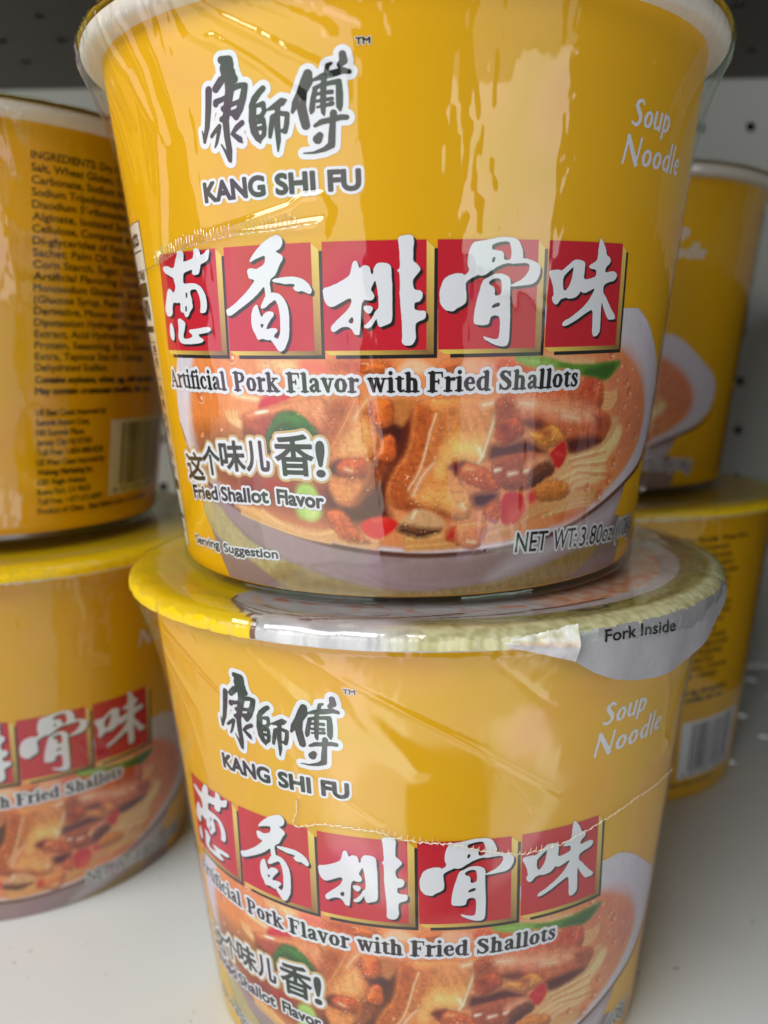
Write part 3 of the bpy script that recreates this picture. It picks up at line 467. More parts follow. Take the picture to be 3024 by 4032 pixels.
['P',[[2.8,17.5],[5.3,18.7],[8.4,17.9],[10.8,15.6],[10.2,14.1],[5.9,12.5],[2.8,13.5],[0.9,14],[1.3,15.8]],[206,166,122],0.4,1.5],
['P',[[0.9,15.2],[2.8,15.5],[6.5,14.5],[9.8,14.7],[9.8,13.8],[5.9,12.4],[2.8,13.3],[0.9,13.8]],[118,76,46],0.5,3],
['S',[[4.7,18,0.25],[4,16.6,0.22]],[240,225,200],0.5],
['P',[[-6.9,15],[-5,16.7],[-1.6,17.1],[1.3,16],[0.3,14],[-3.3,12.1],[-5.5,13.1]],[214,36,26],0.3,0.5],
['S',[[-3.8,16.1,0.28],[-1.6,16.4,0.22]],[236,110,80],0.8],
['P',[[-14,18],[-10,18.5],[-6.5,13.2],[-4,11.4],[-10.5,11.5],[-13.2,15.2]],[204,112,52],0.5,2.5],
['P',[[10.9,13.3],[13.6,15.5],[19.7,15.6],[19.5,13],[17.9,9.7],[15.6,9.7],[11.1,12.1]],[216,142,78],0.3,2],
['P',[[10.9,13.3],[12.5,14.8],[13.2,13],[12.3,11.6],[11.1,12.1]],[192,46,34],0.8,0.5],
['S',[[15.5,11.5,0.29],[17.2,11.2,0.22]],[250,215,175],0.4],
['S',[[14.4,15,0.22],[17.4,15.2,0.19]],[240,190,130],0.5],
['P',[[18.2,17.5],[19.7,19.9],[22,20.5],[22.3,16.9],[22.1,14.4],[19.7,15.2]],[204,118,56],0.3,2.5],
['P',[[22.3,21.2],[27.3,20.9],[28,17.1],[26.3,14.6],[23.5,14.4],[22.4,15.1]],[203,48,44],0.3,0.5],
['P',[[24.9,18.3],[27.9,17.4],[26.3,14.6],[23.8,14.6]],[214,96,80],1.2,0.5],
['P',[[27.9,20.5],[30.8,21.2],[31,19],[28.9,18.2]],[206,80,70],0.5,0.5],
['P',[[15.8,21.3],[21.6,21.3],[21.7,20.4],[18.5,18.1],[16.5,18.5]],[86,36,20],0.8,0.5],
['P',[[11.1,26.9],[12.6,27.6],[14.8,27.7],[17.3,26.7],[20.1,25.6],[21.9,22.9],[21.8,21.4],[19.1,21.4],[15.2,23],[12.6,25]],[202,112,42],0.3,2.8],
['P',[[11.1,26.9],[12.6,27.6],[14.6,27.6],[13.6,26.5],[13.1,25],[12.1,25.8]],[122,34,28],0.5,0.5],
['S',[[14.6,26.2,0.22],[16.3,26.1,0.17]],[240,190,130],0.6],
['P',[[20,39.7],[24.7,40.3],[39,41.5],[41.3,43.9],[44.4,42.7],[46,40.6],[46.6,37.9],[45.3,36.2],[48.9,35],[50.5,32.8],[48.6,29.4],[44,28.4],[37.7,27.6],[36.4,31.9],[31.4,32.7],[27.3,34.2],[22,35.6],[20.2,35.2]],[196,112,68],0.35,2.5],
['P',[[24.2,39.5],[27.4,39.6],[38.8,37.9],[44.1,36.1],[44.7,33.3],[36.1,34.4],[28.8,36.3],[25,36.9]],[226,168,132],1.6,2],
['P',[[20.5,39.4],[24.2,39.7],[25,36.4],[22,35.6],[20.2,35.7]],[168,86,52],1.2,2],
['P',[[39,41.2],[41.3,43.6],[44,42.7],[45.6,40.4],[45.7,38.2],[39.4,38.8]],[202,100,58],0.9,2],
['P',[[33.1,33.9],[43.2,33.2],[44.9,30.3],[40.1,29.7],[36.6,30.9]],[200,120,72],1.2,2],
['P',[[43.9,35.3],[48.5,34.8],[50.1,32.6],[48.3,29.7],[45.5,31.2]],[176,98,68],0.6,2],
['P',[[36.6,30.9],[42.1,31],[46,30.7],[48.4,29.4],[44,28.4],[37.7,27.6]],[104,40,26],0.8,0.5],
['S',[[25.1,38.5,0.38],[28.1,38.2,0.43]],[244,214,184],1.2],
['S',[[35.3,35.6,0.29],[39.3,34.7,0.35]],[242,205,172],1],
['S',[[44,40.7,0.25],[44.3,39.3,0.23]],[236,150,110],0.8],
['P',[[19.2,31],[22.3,30.6],[27,31.6],[30.6,29.6],[32.8,28.3],[28,27.3],[22.4,28.2],[18.9,27.4]],[108,52,28],0.8,1],
['P',[[25.4,35],[30.6,35.2],[31.4,33],[27.4,33.2]],[130,72,48],0.8,1],
['P',[[20.4,35.1],[23,35.8],[25.3,35.9],[26.8,32.5],[24.3,31.2],[21.8,30.3],[20.1,32.3]],[188,96,40],0.35,3],
['P',[[20.7,34.7],[23,35.1],[23.4,32.7],[21.1,32.8]],[150,60,30],0.9,3],
['P',[[27.2,33.7],[28,32.7],[30.3,32.5],[31.3,33.7],[33.3,34.2],[36.6,31.4],[34.8,29.8],[31.8,29.2],[29.4,30.5],[27.7,31.7]],[218,154,72],0.3,2],
['P',[[29.7,32.9],[31.9,33.7],[33,31.7],[31.3,31.1]],[176,110,56],0.8,1],
['P',[[33.1,28.5],[36.3,31.1],[37.6,27.6],[35.9,24.7],[34.1,25.6],[32.6,27.7]],[196,34,34],0.3,0.5],
['S',[[34.4,28.1,0.2],[36.4,27.5,0.2]],[220,90,70],0.8],
['P',[[19.9,28.1],[27.8,29.3],[32.2,28.2],[34.5,25.5],[34.3,24],[31.3,23],[28.5,21],[22.1,21.6],[20.1,24.2]],[172,98,58],0.4,2.5],
['P',[[27.4,27.4],[31.9,28.3],[34.2,25.9],[29.8,26.3],[28.2,24.2],[27.3,25.5]],[214,160,122],0.8,1.5],
['P',[[28.1,22.9],[28.2,24.7],[29.8,25.9],[32.7,27],[34.3,25.5],[34,24.1],[30.8,22.3],[29.1,21.5]],[124,80,52],0.4,3.5],
['S',[[20.8,25.6,0.34],[21.8,25.8,0.24]],[252,240,222],0.4],
['S',[[23.8,24.7,0.4],[25.4,24.9,0.25]],[248,228,205],0.5],
['S',[[27.3,25,0.3],[27.9,25.2,0.2]],[250,235,215],0.4],
['P',[[30,21],[31.4,22.4],[34.1,22.7],[37.8,22.1],[39.9,19.8],[37.7,18.4],[32.5,18.2],[30.2,19.5]],[206,138,62],0.35,2.8],
['P',[[22.9,47.3],[26.2,47.5],[30.2,46.9],[36.1,45.6],[41,45.4],[46.5,45.7],[51.1,45.9],[50.4,44.4],[46.5,41.7],[42.9,42.8],[38.7,43.4],[37.2,44.4],[27.7,45.3],[24.8,46.1]],[104,148,58],0.35,1.5],
['P',[[23.2,47.3],[29.9,46.9],[32.9,45.7],[31.8,45],[27.4,45.4],[24.8,46.1]],[158,186,104],0.8,1.5],
['P',[[41.1,44.8],[50.3,45.6],[46.5,41.8],[42.5,43],[38.7,43.4]],[70,112,40],0.6,1.5],
['P',[[-25.9,33.1],[-24.6,34.9],[-23.8,36.1],[-22.1,37.2],[-18.8,37.4],[-16.8,36.5],[-15.4,35.1],[-13.8,33],[-16.1,32.6],[-23.7,33.3],[-25.1,28.7],[-26.6,29.1]],[70,112,56],0.3,3],
['P',[[-22.1,36.9],[-19.1,37.2],[-17.1,36.3],[-19.1,35],[-21.7,35.7]],[92,138,72],1,3],
['P',[[-20.1,23],[-16.4,23.5],[-14.8,20.3],[-14.5,16.6],[-17.4,15.4],[-20.7,16.4]],[168,196,108],0.6,1.5],
['P',[[-18.6,20.1],[-16.4,20.7],[-15.6,16.8],[-17.6,15.6]],[200,214,146],1,1],
['P',[[-28,23.5],[-20.2,23.8],[-22.7,21.6],[-28,21.2]],[176,40,50],1,0.5]
]


# =====================================================================
# geometry helpers
# =====================================================================
RB, RT, H = 55.76, 68.0, 108.98
RS = 60.0


def wall_xyz(S, Z, dr):
    R = RB + (RT - RB) * Z / H + dr
    T = S / RS
    return np.stack([R * np.sin(T), -R * np.cos(T), Z], -1) * MM


def mesh_from(name, verts, faces, mats, midx=None, cols=None, smooth=True):
    me = bpy.data.meshes.new(name)
    me.from_pydata([tuple(v) for v in verts], [], faces)
    for m in mats:
        me.materials.append(m)
    if midx is not None:
        me.polygons.foreach_set("material_index", np.array(midx, dtype=np.int32))
    if smooth:
        me.polygons.foreach_set("use_smooth", np.ones(len(me.polygons), dtype=bool))
    if cols is not None:
        a = me.color_attributes.new("ink", 'FLOAT_COLOR', 'POINT')
        a.data.foreach_set("color", np.asarray(cols, dtype=np.float32).ravel())
    me.update()
    return me


def part(name, me, parent=None):
    o = bpy.data.objects.new(name, me)
    C.objects.link(o)
    o.parent = parent
    return o


class Acc:
    """collects layers of one printed mark into one mesh on the cup wall"""
    def __init__(self):
        self.v, self.f, self.m, self.mats, self.c = [], [], [], [], []

    def slot(self, m):
        if m not in self.mats:
            self.mats.append(m)
        return self.mats.index(m)

    def add(self, pts, faces, m, dr, cols=None):
        """pts: (s,z) list"""
        base = len(self.v)
        P = np.array(pts, float)
        self.v += list(wall_xyz(P[:, 0], P[:, 1], dr))
        self.f += [tuple(base + i for i in f) for f in faces]
        self.m += [self.slot(m)] * len(faces)
        self.c += list(cols) if cols is not None else [(1, 1, 1, 1)] * len(pts)

    def quad(self, a, b, c, d, m, dr, cols=None):
        """a,b,c,d = lower-left, lower-right, upper-right, upper-left in (s,z); cols per corner"""
        n = max(1, int(math.ceil(max(abs(b[0] - a[0]), abs(c[0] - d[0])) / 1.6)))
        pts, fs, cl = [], [], []
        for i in range(n + 1):
            t = i / n
            pts.append((a[0] + (b[0] - a[0]) * t, a[1] + (b[1] - a[1]) * t))
            pts.append((d[0] + (c[0] - d[0]) * t, d[1] + (c[1] - d[1]) * t))
            if cols:
                cl.append(tuple(cols[0][k] + (cols[1][k] - cols[0][k]) * t for k in range(4)))
                cl.append(tuple(cols[3][k] + (cols[2][k] - cols[3][k]) * t for k in range(4)))
        for i in range(n):
            fs.append((2 * i, 2 * i + 2, 2 * i + 3, 2 * i + 1))
        self.add(pts, fs, m, dr, cl if cols else None)

    def field(self, D, s0, z0, cell, m, dr):
        """D: signed distance grid [iz, is], inside where negative"""
        nz, ns = D.shape
        ins = D < 0
        key, pts, faces = {}, [], []

        def vid(k, s, z):
            i = key.get(k)
            if i is None:
                i = key[k] = len(pts)
                pts.append((s, z))
            return i

        def corner(i, j):
            return vid((i, j), s0 + j * cell, z0 + i * cell)

        def edge(i, j, i2, j2):
            a, b = D[i, j], D[i2, j2]
            t = min(0.98, max(0.02, a / (a - b)))
            return vid((i, j, i2, j2), s0 + (j + (j2 - j) * t) * cell, z0 + (i + (i2 - i) * t) * cell)
        full = ins[:-1, :-1] & ins[1:, :-1] & ins[:-1, 1:] & ins[1:, 1:]
        some = ins[:-1, :-1] | ins[1:, :-1] | ins[:-1, 1:] | ins[1:, 1:]
        for i, j in zip(*np.nonzero(some & ~full)):
            cs = [(i, j), (i, j + 1), (i + 1, j + 1), (i + 1, j)]
            st = [bool(ins[c]) for c in cs]
            poly = []
            for k in range(4):
                a, b = cs[k], cs[(k + 1) % 4]
                if st[k]:
                    poly.append(corner(*a))
                if st[k] != st[(k + 1) % 4]:
                    p, q = (a, b) if a < b else (b, a)
                    poly.append(edge(p[0], p[1], q[0], q[1]))
            if len(poly) >= 3:
                faces.append(tuple(poly))
        for i, j in zip(*np.nonzero(full)):
            faces.append((corner(i, j), corner(i, j + 1), corner(i + 1, j + 1), corner(i + 1, j)))
        if faces:
            self.add(pts, faces, m, dr)

    def build(self, name):
        return mesh_from(name, self.v, self.f, self.mats, self.m, self.c, smooth=True)


def grid(s0, s1, z0, z1, cell):
    s = np.arange(s0, s1 + cell, cell)
    z = np.arange(z0, z1 + cell, cell)
    return np.meshgrid(s, z)


def sd_strokes(strokes, S, Z):
    """union of uneven capsules; each stroke a list of (s, z, r)"""
    D = np.full(S.shape, 1e3)
    s = S[0]
    z = Z[:, 0]
    for st in strokes:
        segs = list(zip(st[:-1], st[1:])) if len(st) > 1 else [(st[0], st[0])]
        for a, b in segs:
            R = max(a[2], b[2]) + 1.6
            j0, j1 = np.searchsorted(s, [min(a[0], b[0]) - R, max(a[0], b[0]) + R])
            i0, i1 = np.searchsorted(z, [min(a[1], b[1]) - R, max(a[1], b[1]) + R])
            if j0 >= j1 or i0 >= i1:
                continue
            X, Y = S[i0:i1, j0:j1], Z[i0:i1, j0:j1]
            dx, dy = b[0] - a[0], b[1] - a[1]
            L = dx * dx + dy * dy
            t = np.clip(((X - a[0]) * dx + (Y - a[1]) * dy) / L, 0, 1) if L > 1e-9 else 0 * X
            d = np.hypot(X - a[0] - dx * t, Y - a[1] - dy * t) - (a[2] + (b[2] - a[2]) * t)
            D[i0:i1, j0:j1] = np.minimum(D[i0:i1, j0:j1], d)
    return D


def sd_segments(E, S, Z, reach=1.6):
    """signed distance to closed outlines given as segments E[n,4]; even-odd"""
    D = np.full(S.shape, 1e3)
    ins = np.zeros(S.shape, bool)
    s, z = S[0], Z[:, 0]
    ex0, ex1 = np.minimum(E[:, 0], E[:, 2]), np.maximum(E[:, 0], E[:, 2])
    for c0 in range(0, len(s), 12):
        c1 = min(len(s), c0 + 12)
        near = (ex1 > s[c0] - reach) & (ex0 < s[c1 - 1] + reach)
        if not near.any():
            continue
        e = E[near]
        X = S[:, c0:c1, None]
        Y = Z[:, c0:c1, None]
        dx, dy = e[:, 2] - e[:, 0], e[:, 3] - e[:, 1]
        L = np.maximum(dx * dx + dy * dy, 1e-12)
        t = np.clip(((X - e[:, 0]) * dx + (Y - e[:, 1]) * dy) / L, 0, 1)
        d = np.hypot(X - e[:, 0] - dx * t, Y - e[:, 1] - dy * t)
        D[:, c0:c1] = d.min(-1)
        sp = (e[:, 0] > X) != (e[:, 2] > X)
        with np.errstate(divide='ignore', invalid='ignore'):
            yy = e[:, 1] + (X - e[:, 0]) * dy / np.where(np.abs(dx) < 1e-12, 1e-12, dx)
        ins[:, c0:c1] = ((sp & (yy > Y)).sum(-1) % 2) == 1
    return np.where(ins, -D, D)


def poly_edges(polys):
    E = []
    for p in polys:
        for a, b in zip(p, p[1:] + p[:1]):
            E.append((a[0], a[1], b[0], b[1]))
    return np.array(E, float)


def smooth_poly(p, it=1):
    for _ in range(it):
        q = []
        for a, b in zip(p, p[1:] + p[:1]):
            q.append([a[0] * .78 + b[0] * .22, a[1] * .78 + b[1] * .22])
            q.append([a[0] * .22 + b[0] * .78, a[1] * .22 + b[1] * .78])
        p = q
    return p


def smooth_line(p, it=2):
    for _ in range(it):
        q = [p[0]]
        for a, b in zip(p, p[1:]):
            q.append([a[k] * .75 + b[k] * .25 for k in range(3)])
            q.append([a[k] * .25 + b[k] * .75 for k in range(3)])
        p = q + [p[-1]]
    return p


_glyph_cache = {}


def text_edges(body):
    """outline segments of built-in lettering; cap height scaled to 1"""
    if body in _glyph_cache:
        return _glyph_cache[body]
    cu = bpy.data.curves.new("lettering", 'FONT')
    cu.body = body
    cu.size = 1.0
    cu.resolution_u = 4
    ob = bpy.data.objects.new("lettering", cu)
    C.objects.link(ob)
    dg = bpy.context.evaluated_depsgraph_get()
    me = bpy.data.meshes.new_from_object(ob.evaluated_get(dg))
    cnt = {}
    for p in me.polygons:
        for k in p.edge_keys:
            cnt[k] = cnt.get(k, 0) + 1
    V = [v.co for v in me.vertices]
    E = np.array([(V[a].x, V[a].y, V[b].x, V[b].y) for (a, b), n in cnt.items() if n == 1], float)
    bpy.data.objects.remove(ob)
    bpy.data.curves.remove(cu)
    bpy.data.meshes.remove(me)
    E /= 0.694
    _glyph_cache[body] = E
    return E


def fit_edges(body, s0, s1, zb0, zb1, cap, shear=0.0, box=False):
    """lettering fitted between s0 and s1 on a baseline running zb0..zb1"""
    E = text_edges(body).copy()
    x0, x1 = min(E[:, 0].min(), E[:, 2].min()), max(E[:, 0].max(), E[:, 2].max())
    y0, y1 = min(E[:, 1].min(), E[:, 3].min()), max(E[:, 1].max(), E[:, 3].max())
    for k in (0, 2):
        x = (E[:, k] - x0) / (x1 - x0)
        y = (E[:, k + 1] - y0) / (y1 - y0) if box else E[:, k + 1]
        E[:, k] = s0 + (s1 - s0) * x + shear * y * cap
        E[:, k + 1] = zb0 + (zb1 - zb0) * x + y * cap
    return E


def bounds(E, pad):
    return (min(E[:, 0].min(), E[:, 2].min()) - pad, max(E[:, 0].max(), E[:, 2].max()) + pad,
            min(E[:, 1].min(), E[:, 3].min()) - pad, max(E[:, 1].max(), E[:, 3].max()) + pad)


def letter_mark(name, edge_sets, layers, cell=0.13):
    """layers: [(grow, material, dr)]"""
    acc = Acc()
    pad = max(l[0] for l in layers) + 0.3
    for E in edge_sets:
        s0, s1, z0, z1 = bounds(E, pad)
        S, Z = grid(s0, s1, z0, z1, cell)
        D = sd_segments(E, S, Z)
        for g, m, dr in layers:
            acc.field(D - g, s0, z0, cell, m, dr)
    return acc.build(name)


# ---- a bold book face drawn with strokes (cap height 1)
def _s(x, y=0.022, w=0.15):
    return [(x - w, y, .026), (x + w, y, .026)]


SERIF = {
 'A': (.80, [[(.10, .02, .024), (.37, .97, .034)], [(.37, .95, .06), (.63, .04, .088)], [(.19, .33, .026), (.52, .33, .026)], _s(.11, w=.11), _s(.64, w=.14)]),
 'F': (.70, [[(.22, .05, .105), (.22, .95, .105)], [(.06, .972, .028), (.62, .972, .028)], [(.61, .97, .03), (.635, .74, .012)], [(.22, .52, .028), (.48, .52, .028)], [(.48, .64, .015), (.48, .40, .015)], _s(.22, w=.18)]),
 'P': (.74, [[(.22, .05, .105), (.22, .95, .105)], [(.06, .972, .028), (.42, .972, .028), (.56, .9, .07), (.6, .74, .09), (.55, .58, .07), (.42, .49, .028), (.25, .49, .028)], _s(.22, w=.18)]),
 'S': (.66, [[(.52, .98, .01), (.53, .70, .014)], [(.51, .76, .03), (.43, .92, .042), (.31, .975, .034), (.19, .92, .06), (.14, .79, .085), (.22, .65, .095), (.38, .52, .1), (.5, .38, .1), (.52, .22, .085), (.44, .08, .055), (.32, .025, .034), (.18, .09, .042), (.1, .26, .022)], [(.08, .32, .014), (.09, .01, .012)]]),
 'a': (.56, [[(.12, .5, .06), (.15, .585, .05), (.25, .64, .03), (.35, .59, .06), (.38, .47, .085), (.38, .15, .085), (.42, .05, .05), (.53, .06, .02)], [(.37, .38, .03), (.2, .31, .05), (.11, .19, .07), (.13, .08, .06), (.22, .035, .045), (.35, .13, .03)]]),
 'c': (.52, [[(.42, .48, .06), (.38, .59, .045), (.28, .64, .03), (.17, .56, .06), (.11, .42, .09), (.11, .26, .09), (.17, .1, .065), (.28, .03, .035), (.39, .07, .03), (.46, .17, .018)]]),
 'd': (.64, [[(.44, .58, .03), (.29, .64, .03), (.17, .56, .06), (.11, .42, .09), (.11, .26, .09), (.17, .1, .065), (.27, .03, .03), (.42, .12, .03)], [(.46, .06, .09), (.46, .95, .09)], [(.33, .972, .026), (.46, .972, .026)], [(.46, .024, .026), (.62, .024, .026)]]),
 'e': (.54, [[(.13, .36, .024), (.43, .36, .024)], [(.42, .4, .07), (.38, .57, .05), (.28, .64, .03), (.16, .56, .06), (.11, .42, .09), (.11, .26, .09), (.18, .1, .065), (.3, .03, .035), (.41, .07, .03), (.47, .17, .018)]]),
 'f': (.40, [[(.2, .05, .09), (.2, .8, .09), (.24, .93, .06), (.33, .975, .03), (.41, .93, .055)], [(.05, .63, .026), (.37, .63, .026)], _s(.2, w=.16)]),
 'h': (.68, [[(.18, .05, .09), (.18, .95, .09)], [(.05, .972, .026), (.18, .972, .026)], [(.2, .5, .03), (.33, .63, .04), (.45, .56, .075), (.48, .44, .09), (.48, .05, .09)], _s(.18, w=.15), _s(.48, w=.15)]),
 'i': (.36, [[(.18, .05, .09), (.18, .62, .09)], [(.18, .985, .085), (.18, .99, .085)], [(.05, .64, .026), (.18, .64, .026)], _s(.18, w=.15)]),
 'k': (.68, [[(.18, .05, .09), (.18, .95, .09)], [(.05, .972, .026), (.18, .972, .026)], [(.22, .3, .03), (.48, .62, .03)], [(.36, .64, .026), (.6, .64, .026)], [(.3, .4, .06), (.53, .05, .09)], _s(.18, w=.15), _s(.54, w=.13)]),
 'l': (.36, [[(.18, .05, .09), (.18, .95, .09)], [(.05, .972, .026), (.18, .972, .026)], _s(.18, w=.15)]),
 'o': (.58, [[(.11, .33, .095), (.16, .55, .065), (.29, .64, .03), (.42, .55, .065), (.47, .33, .095), (.42, .1, .065), (.29, .03, .03), (.16, .1, .065), (.11, .33, .095)]]),
 'r': (.48, [[(.18, .05, .09), (.18, .62, .09)], [(.05, .64, .026), (.18, .64, .026)], [(.2, .42, .03), (.3, .58, .045), (.41, .58, .075)], _s(.18, w=.16)]),
 's': (.46, [[(.37, .65, .01), (.38, .46, .014)], [(.36, .5, .03), (.3, .61, .034), (.22, .645, .03), (.14, .6, .05), (.12, .5, .065), (.2, .4, .075), (.3, .31, .075), (.36, .2, .07), (.33, .08, .05), (.23, .025, .03), (.14, .06, .034), (.09, .17, .02)], [(.07, .22, .014), (.08, .01, .012)]]),
 't': (.42, [[(.2, .78, .02), (.2, .66, .09), (.2, .16, .09), (.24, .05, .055), (.32, .035, .035), (.4, .1, .018)], [(.05, .63, .026), (.38, .63, .026)]]),
 'v': (.58, [[(.14, .62, .088), (.3, .06, .07)], [(.3, .05, .04), (.47, .62, .032)], [(.03, .64, .026), (.26, .64, .026)], [(.37, .64, .026), (.56, .64, .026)]]),
 'w': (.86, [[(.14, .62, .085), (.28, .06, .065)], [(.28, .05, .04), (.42, .6, .03)], [(.42, .62, .085), (.58, .06, .065)], [(.58, .05, .04), (.74, .62, .03)], [(.03, .64, .026), (.25, .64, .026)], [(.34, .64, .026), (.52, .64, .026)], [(.65, .64, .026), (.83, .64, .026)]]),
}
ITAL = {
 'S': (.58, [[(.47, .84, .025), (.38, .95, .035), (.27, .96, .045), (.16, .87, .06), (.15, .74, .075), (.27, .57, .085), (.4, .4, .08), (.44, .22, .065), (.36, .07, .05), (.22, .03, .04), (.08, .12, .03)]]),
 'N': (.80, [[(.10, .01, .035), (.12, .97, .045)], [(.12, .97, .075), (.62, .03, .09)], [(.63, .03, .03), (.66, .98, .04)]]),
 'o': (.54, [[(.1, .3, .07), (.15, .5, .055), (.27, .6, .03), (.39, .5, .055), (.43, .3, .07), (.38, .1, .055), (.27, .02, .03), (.15, .1, .055), (.1, .3, .07)]]),
 'u': (.56, [[(.1, .62, .065), (.1, .2, .062), (.16, .06, .05), (.26, .03, .032), (.4, .16, .03)], [(.42, .62, .065), (.42, .02, .06)]]),
 'p': (.57, [[(.1, .62, .06), (.1, -.26, .055)], [(.12, .48, .03), (.25, .6, .035), (.38, .52, .055), (.44, .32, .07), (.38, .11, .055), (.26, .02, .032), (.13, .1, .03)]]),
 'd': (.57, [[(.42, .5, .03), (.29, .6, .032), (.16, .5, .055), (.1, .3, .07), (.16, .1, .055), (.27, .02, .032), (.4, .14, .03)], [(.44, 1.02, .06), (.44, .02, .062)]]),
 'l': (.25, [[(.12, 1.02, .06), (.12, .02, .06)]]),
 'e': (.50, [[(.11, .32, .024), (.4, .36, .024), (.39, .48, .045), (.27, .6, .032), (.15, .5, .055), (.1, .3, .07), (.16, .1, .055), (.28, .025, .035), (.42, .1, .022)]]),
}


def stroke_word(font, word, s0, s1, zb, cap, shear=0.0, slope=0.0):
    adv, out = 0.0, []
    for ch in word:
        w, st = font[ch]
        if font is SERIF and ch.islower():
            st = [[(p[0], p[1] * 1.10 if p[1] < .7 else p[1], p[2]) for p in q] for q in st]
        out.append((adv, st))
        adv += w
    xs = [p[0] + a for a, st in out for q in st for p in q]
    x0, x1 = min(xs) - .05, max(xs) + .05
    k = (s1 - s0) / (x1 - x0)
    kr = (k * cap) ** 0.5
    return [[(s0 + (a + p[0] - x0) * k + shear * p[1] * cap, zb + p[1] * cap + slope * (a + p[0] - x0) * k, p[2] * min(kr, 1.15 * k))
             for p in q] for a, st in out for q in st]


def stroke_mark(name, strokes, layers, cell=0.12):
    acc = Acc()
    xs = [p[0] for q in strokes for p in q]
    zs = [p[1] for q in strokes for p in q]
    rm = max(p[2] for q in strokes for p in q)
    pad = rm + max(l[0] for l in layers) + 0.3
    s0, z0 = min(xs) - pad, min(zs) - pad
    S, Z = grid(s0, max(xs) + pad, z0, max(zs) + pad, cell)
    D = sd_strokes(strokes, S, Z)
    for g, m, dr in layers:
        acc.field(D - g, s0, z0, cell, m, dr)
    return acc.build(name)


# ---- repeatable value noise
def vnoise(X, Y, seed):
    def h(i, j):
        n = (i * 374761393 + j * 668265263 + seed * 974634777) & 0xffffffff
        n = ((n ^ (n >> 13)) * 1274126177) & 0xffffffff
        return ((n ^ (n >> 16)) & 0xffff) / 65535.0
    xi, yi = np.floor(X).astype(np.int64), np.floor(Y).astype(np.int64)
    fx, fy = X - xi, Y - yi
    fx, fy = fx * fx * (3 - 2 * fx), fy * fy * (3 - 2 * fy)
    a, b, c, d = h(xi, yi), h(xi + 1, yi), h(xi, yi + 1), h(xi + 1, yi + 1)
    return (a * (1 - fx) + b * fx) * (1 - fy) + (c * (1 - fx) + d * fx) * fy


def fbm(X, Y, seed, o=3):
    t, amp, s = 0, 0.5, 0
    for k in range(o):
        t = t + amp * vnoise(X * 2 ** k, Y * 2 ** k, seed + k)
        s += amp
        amp *= .5
    return t / s


# =====================================================================
# the printed wall of a cup
# =====================================================================
DR0 = 0.07        # first ink layer above the card, mm
STEP = 0.05


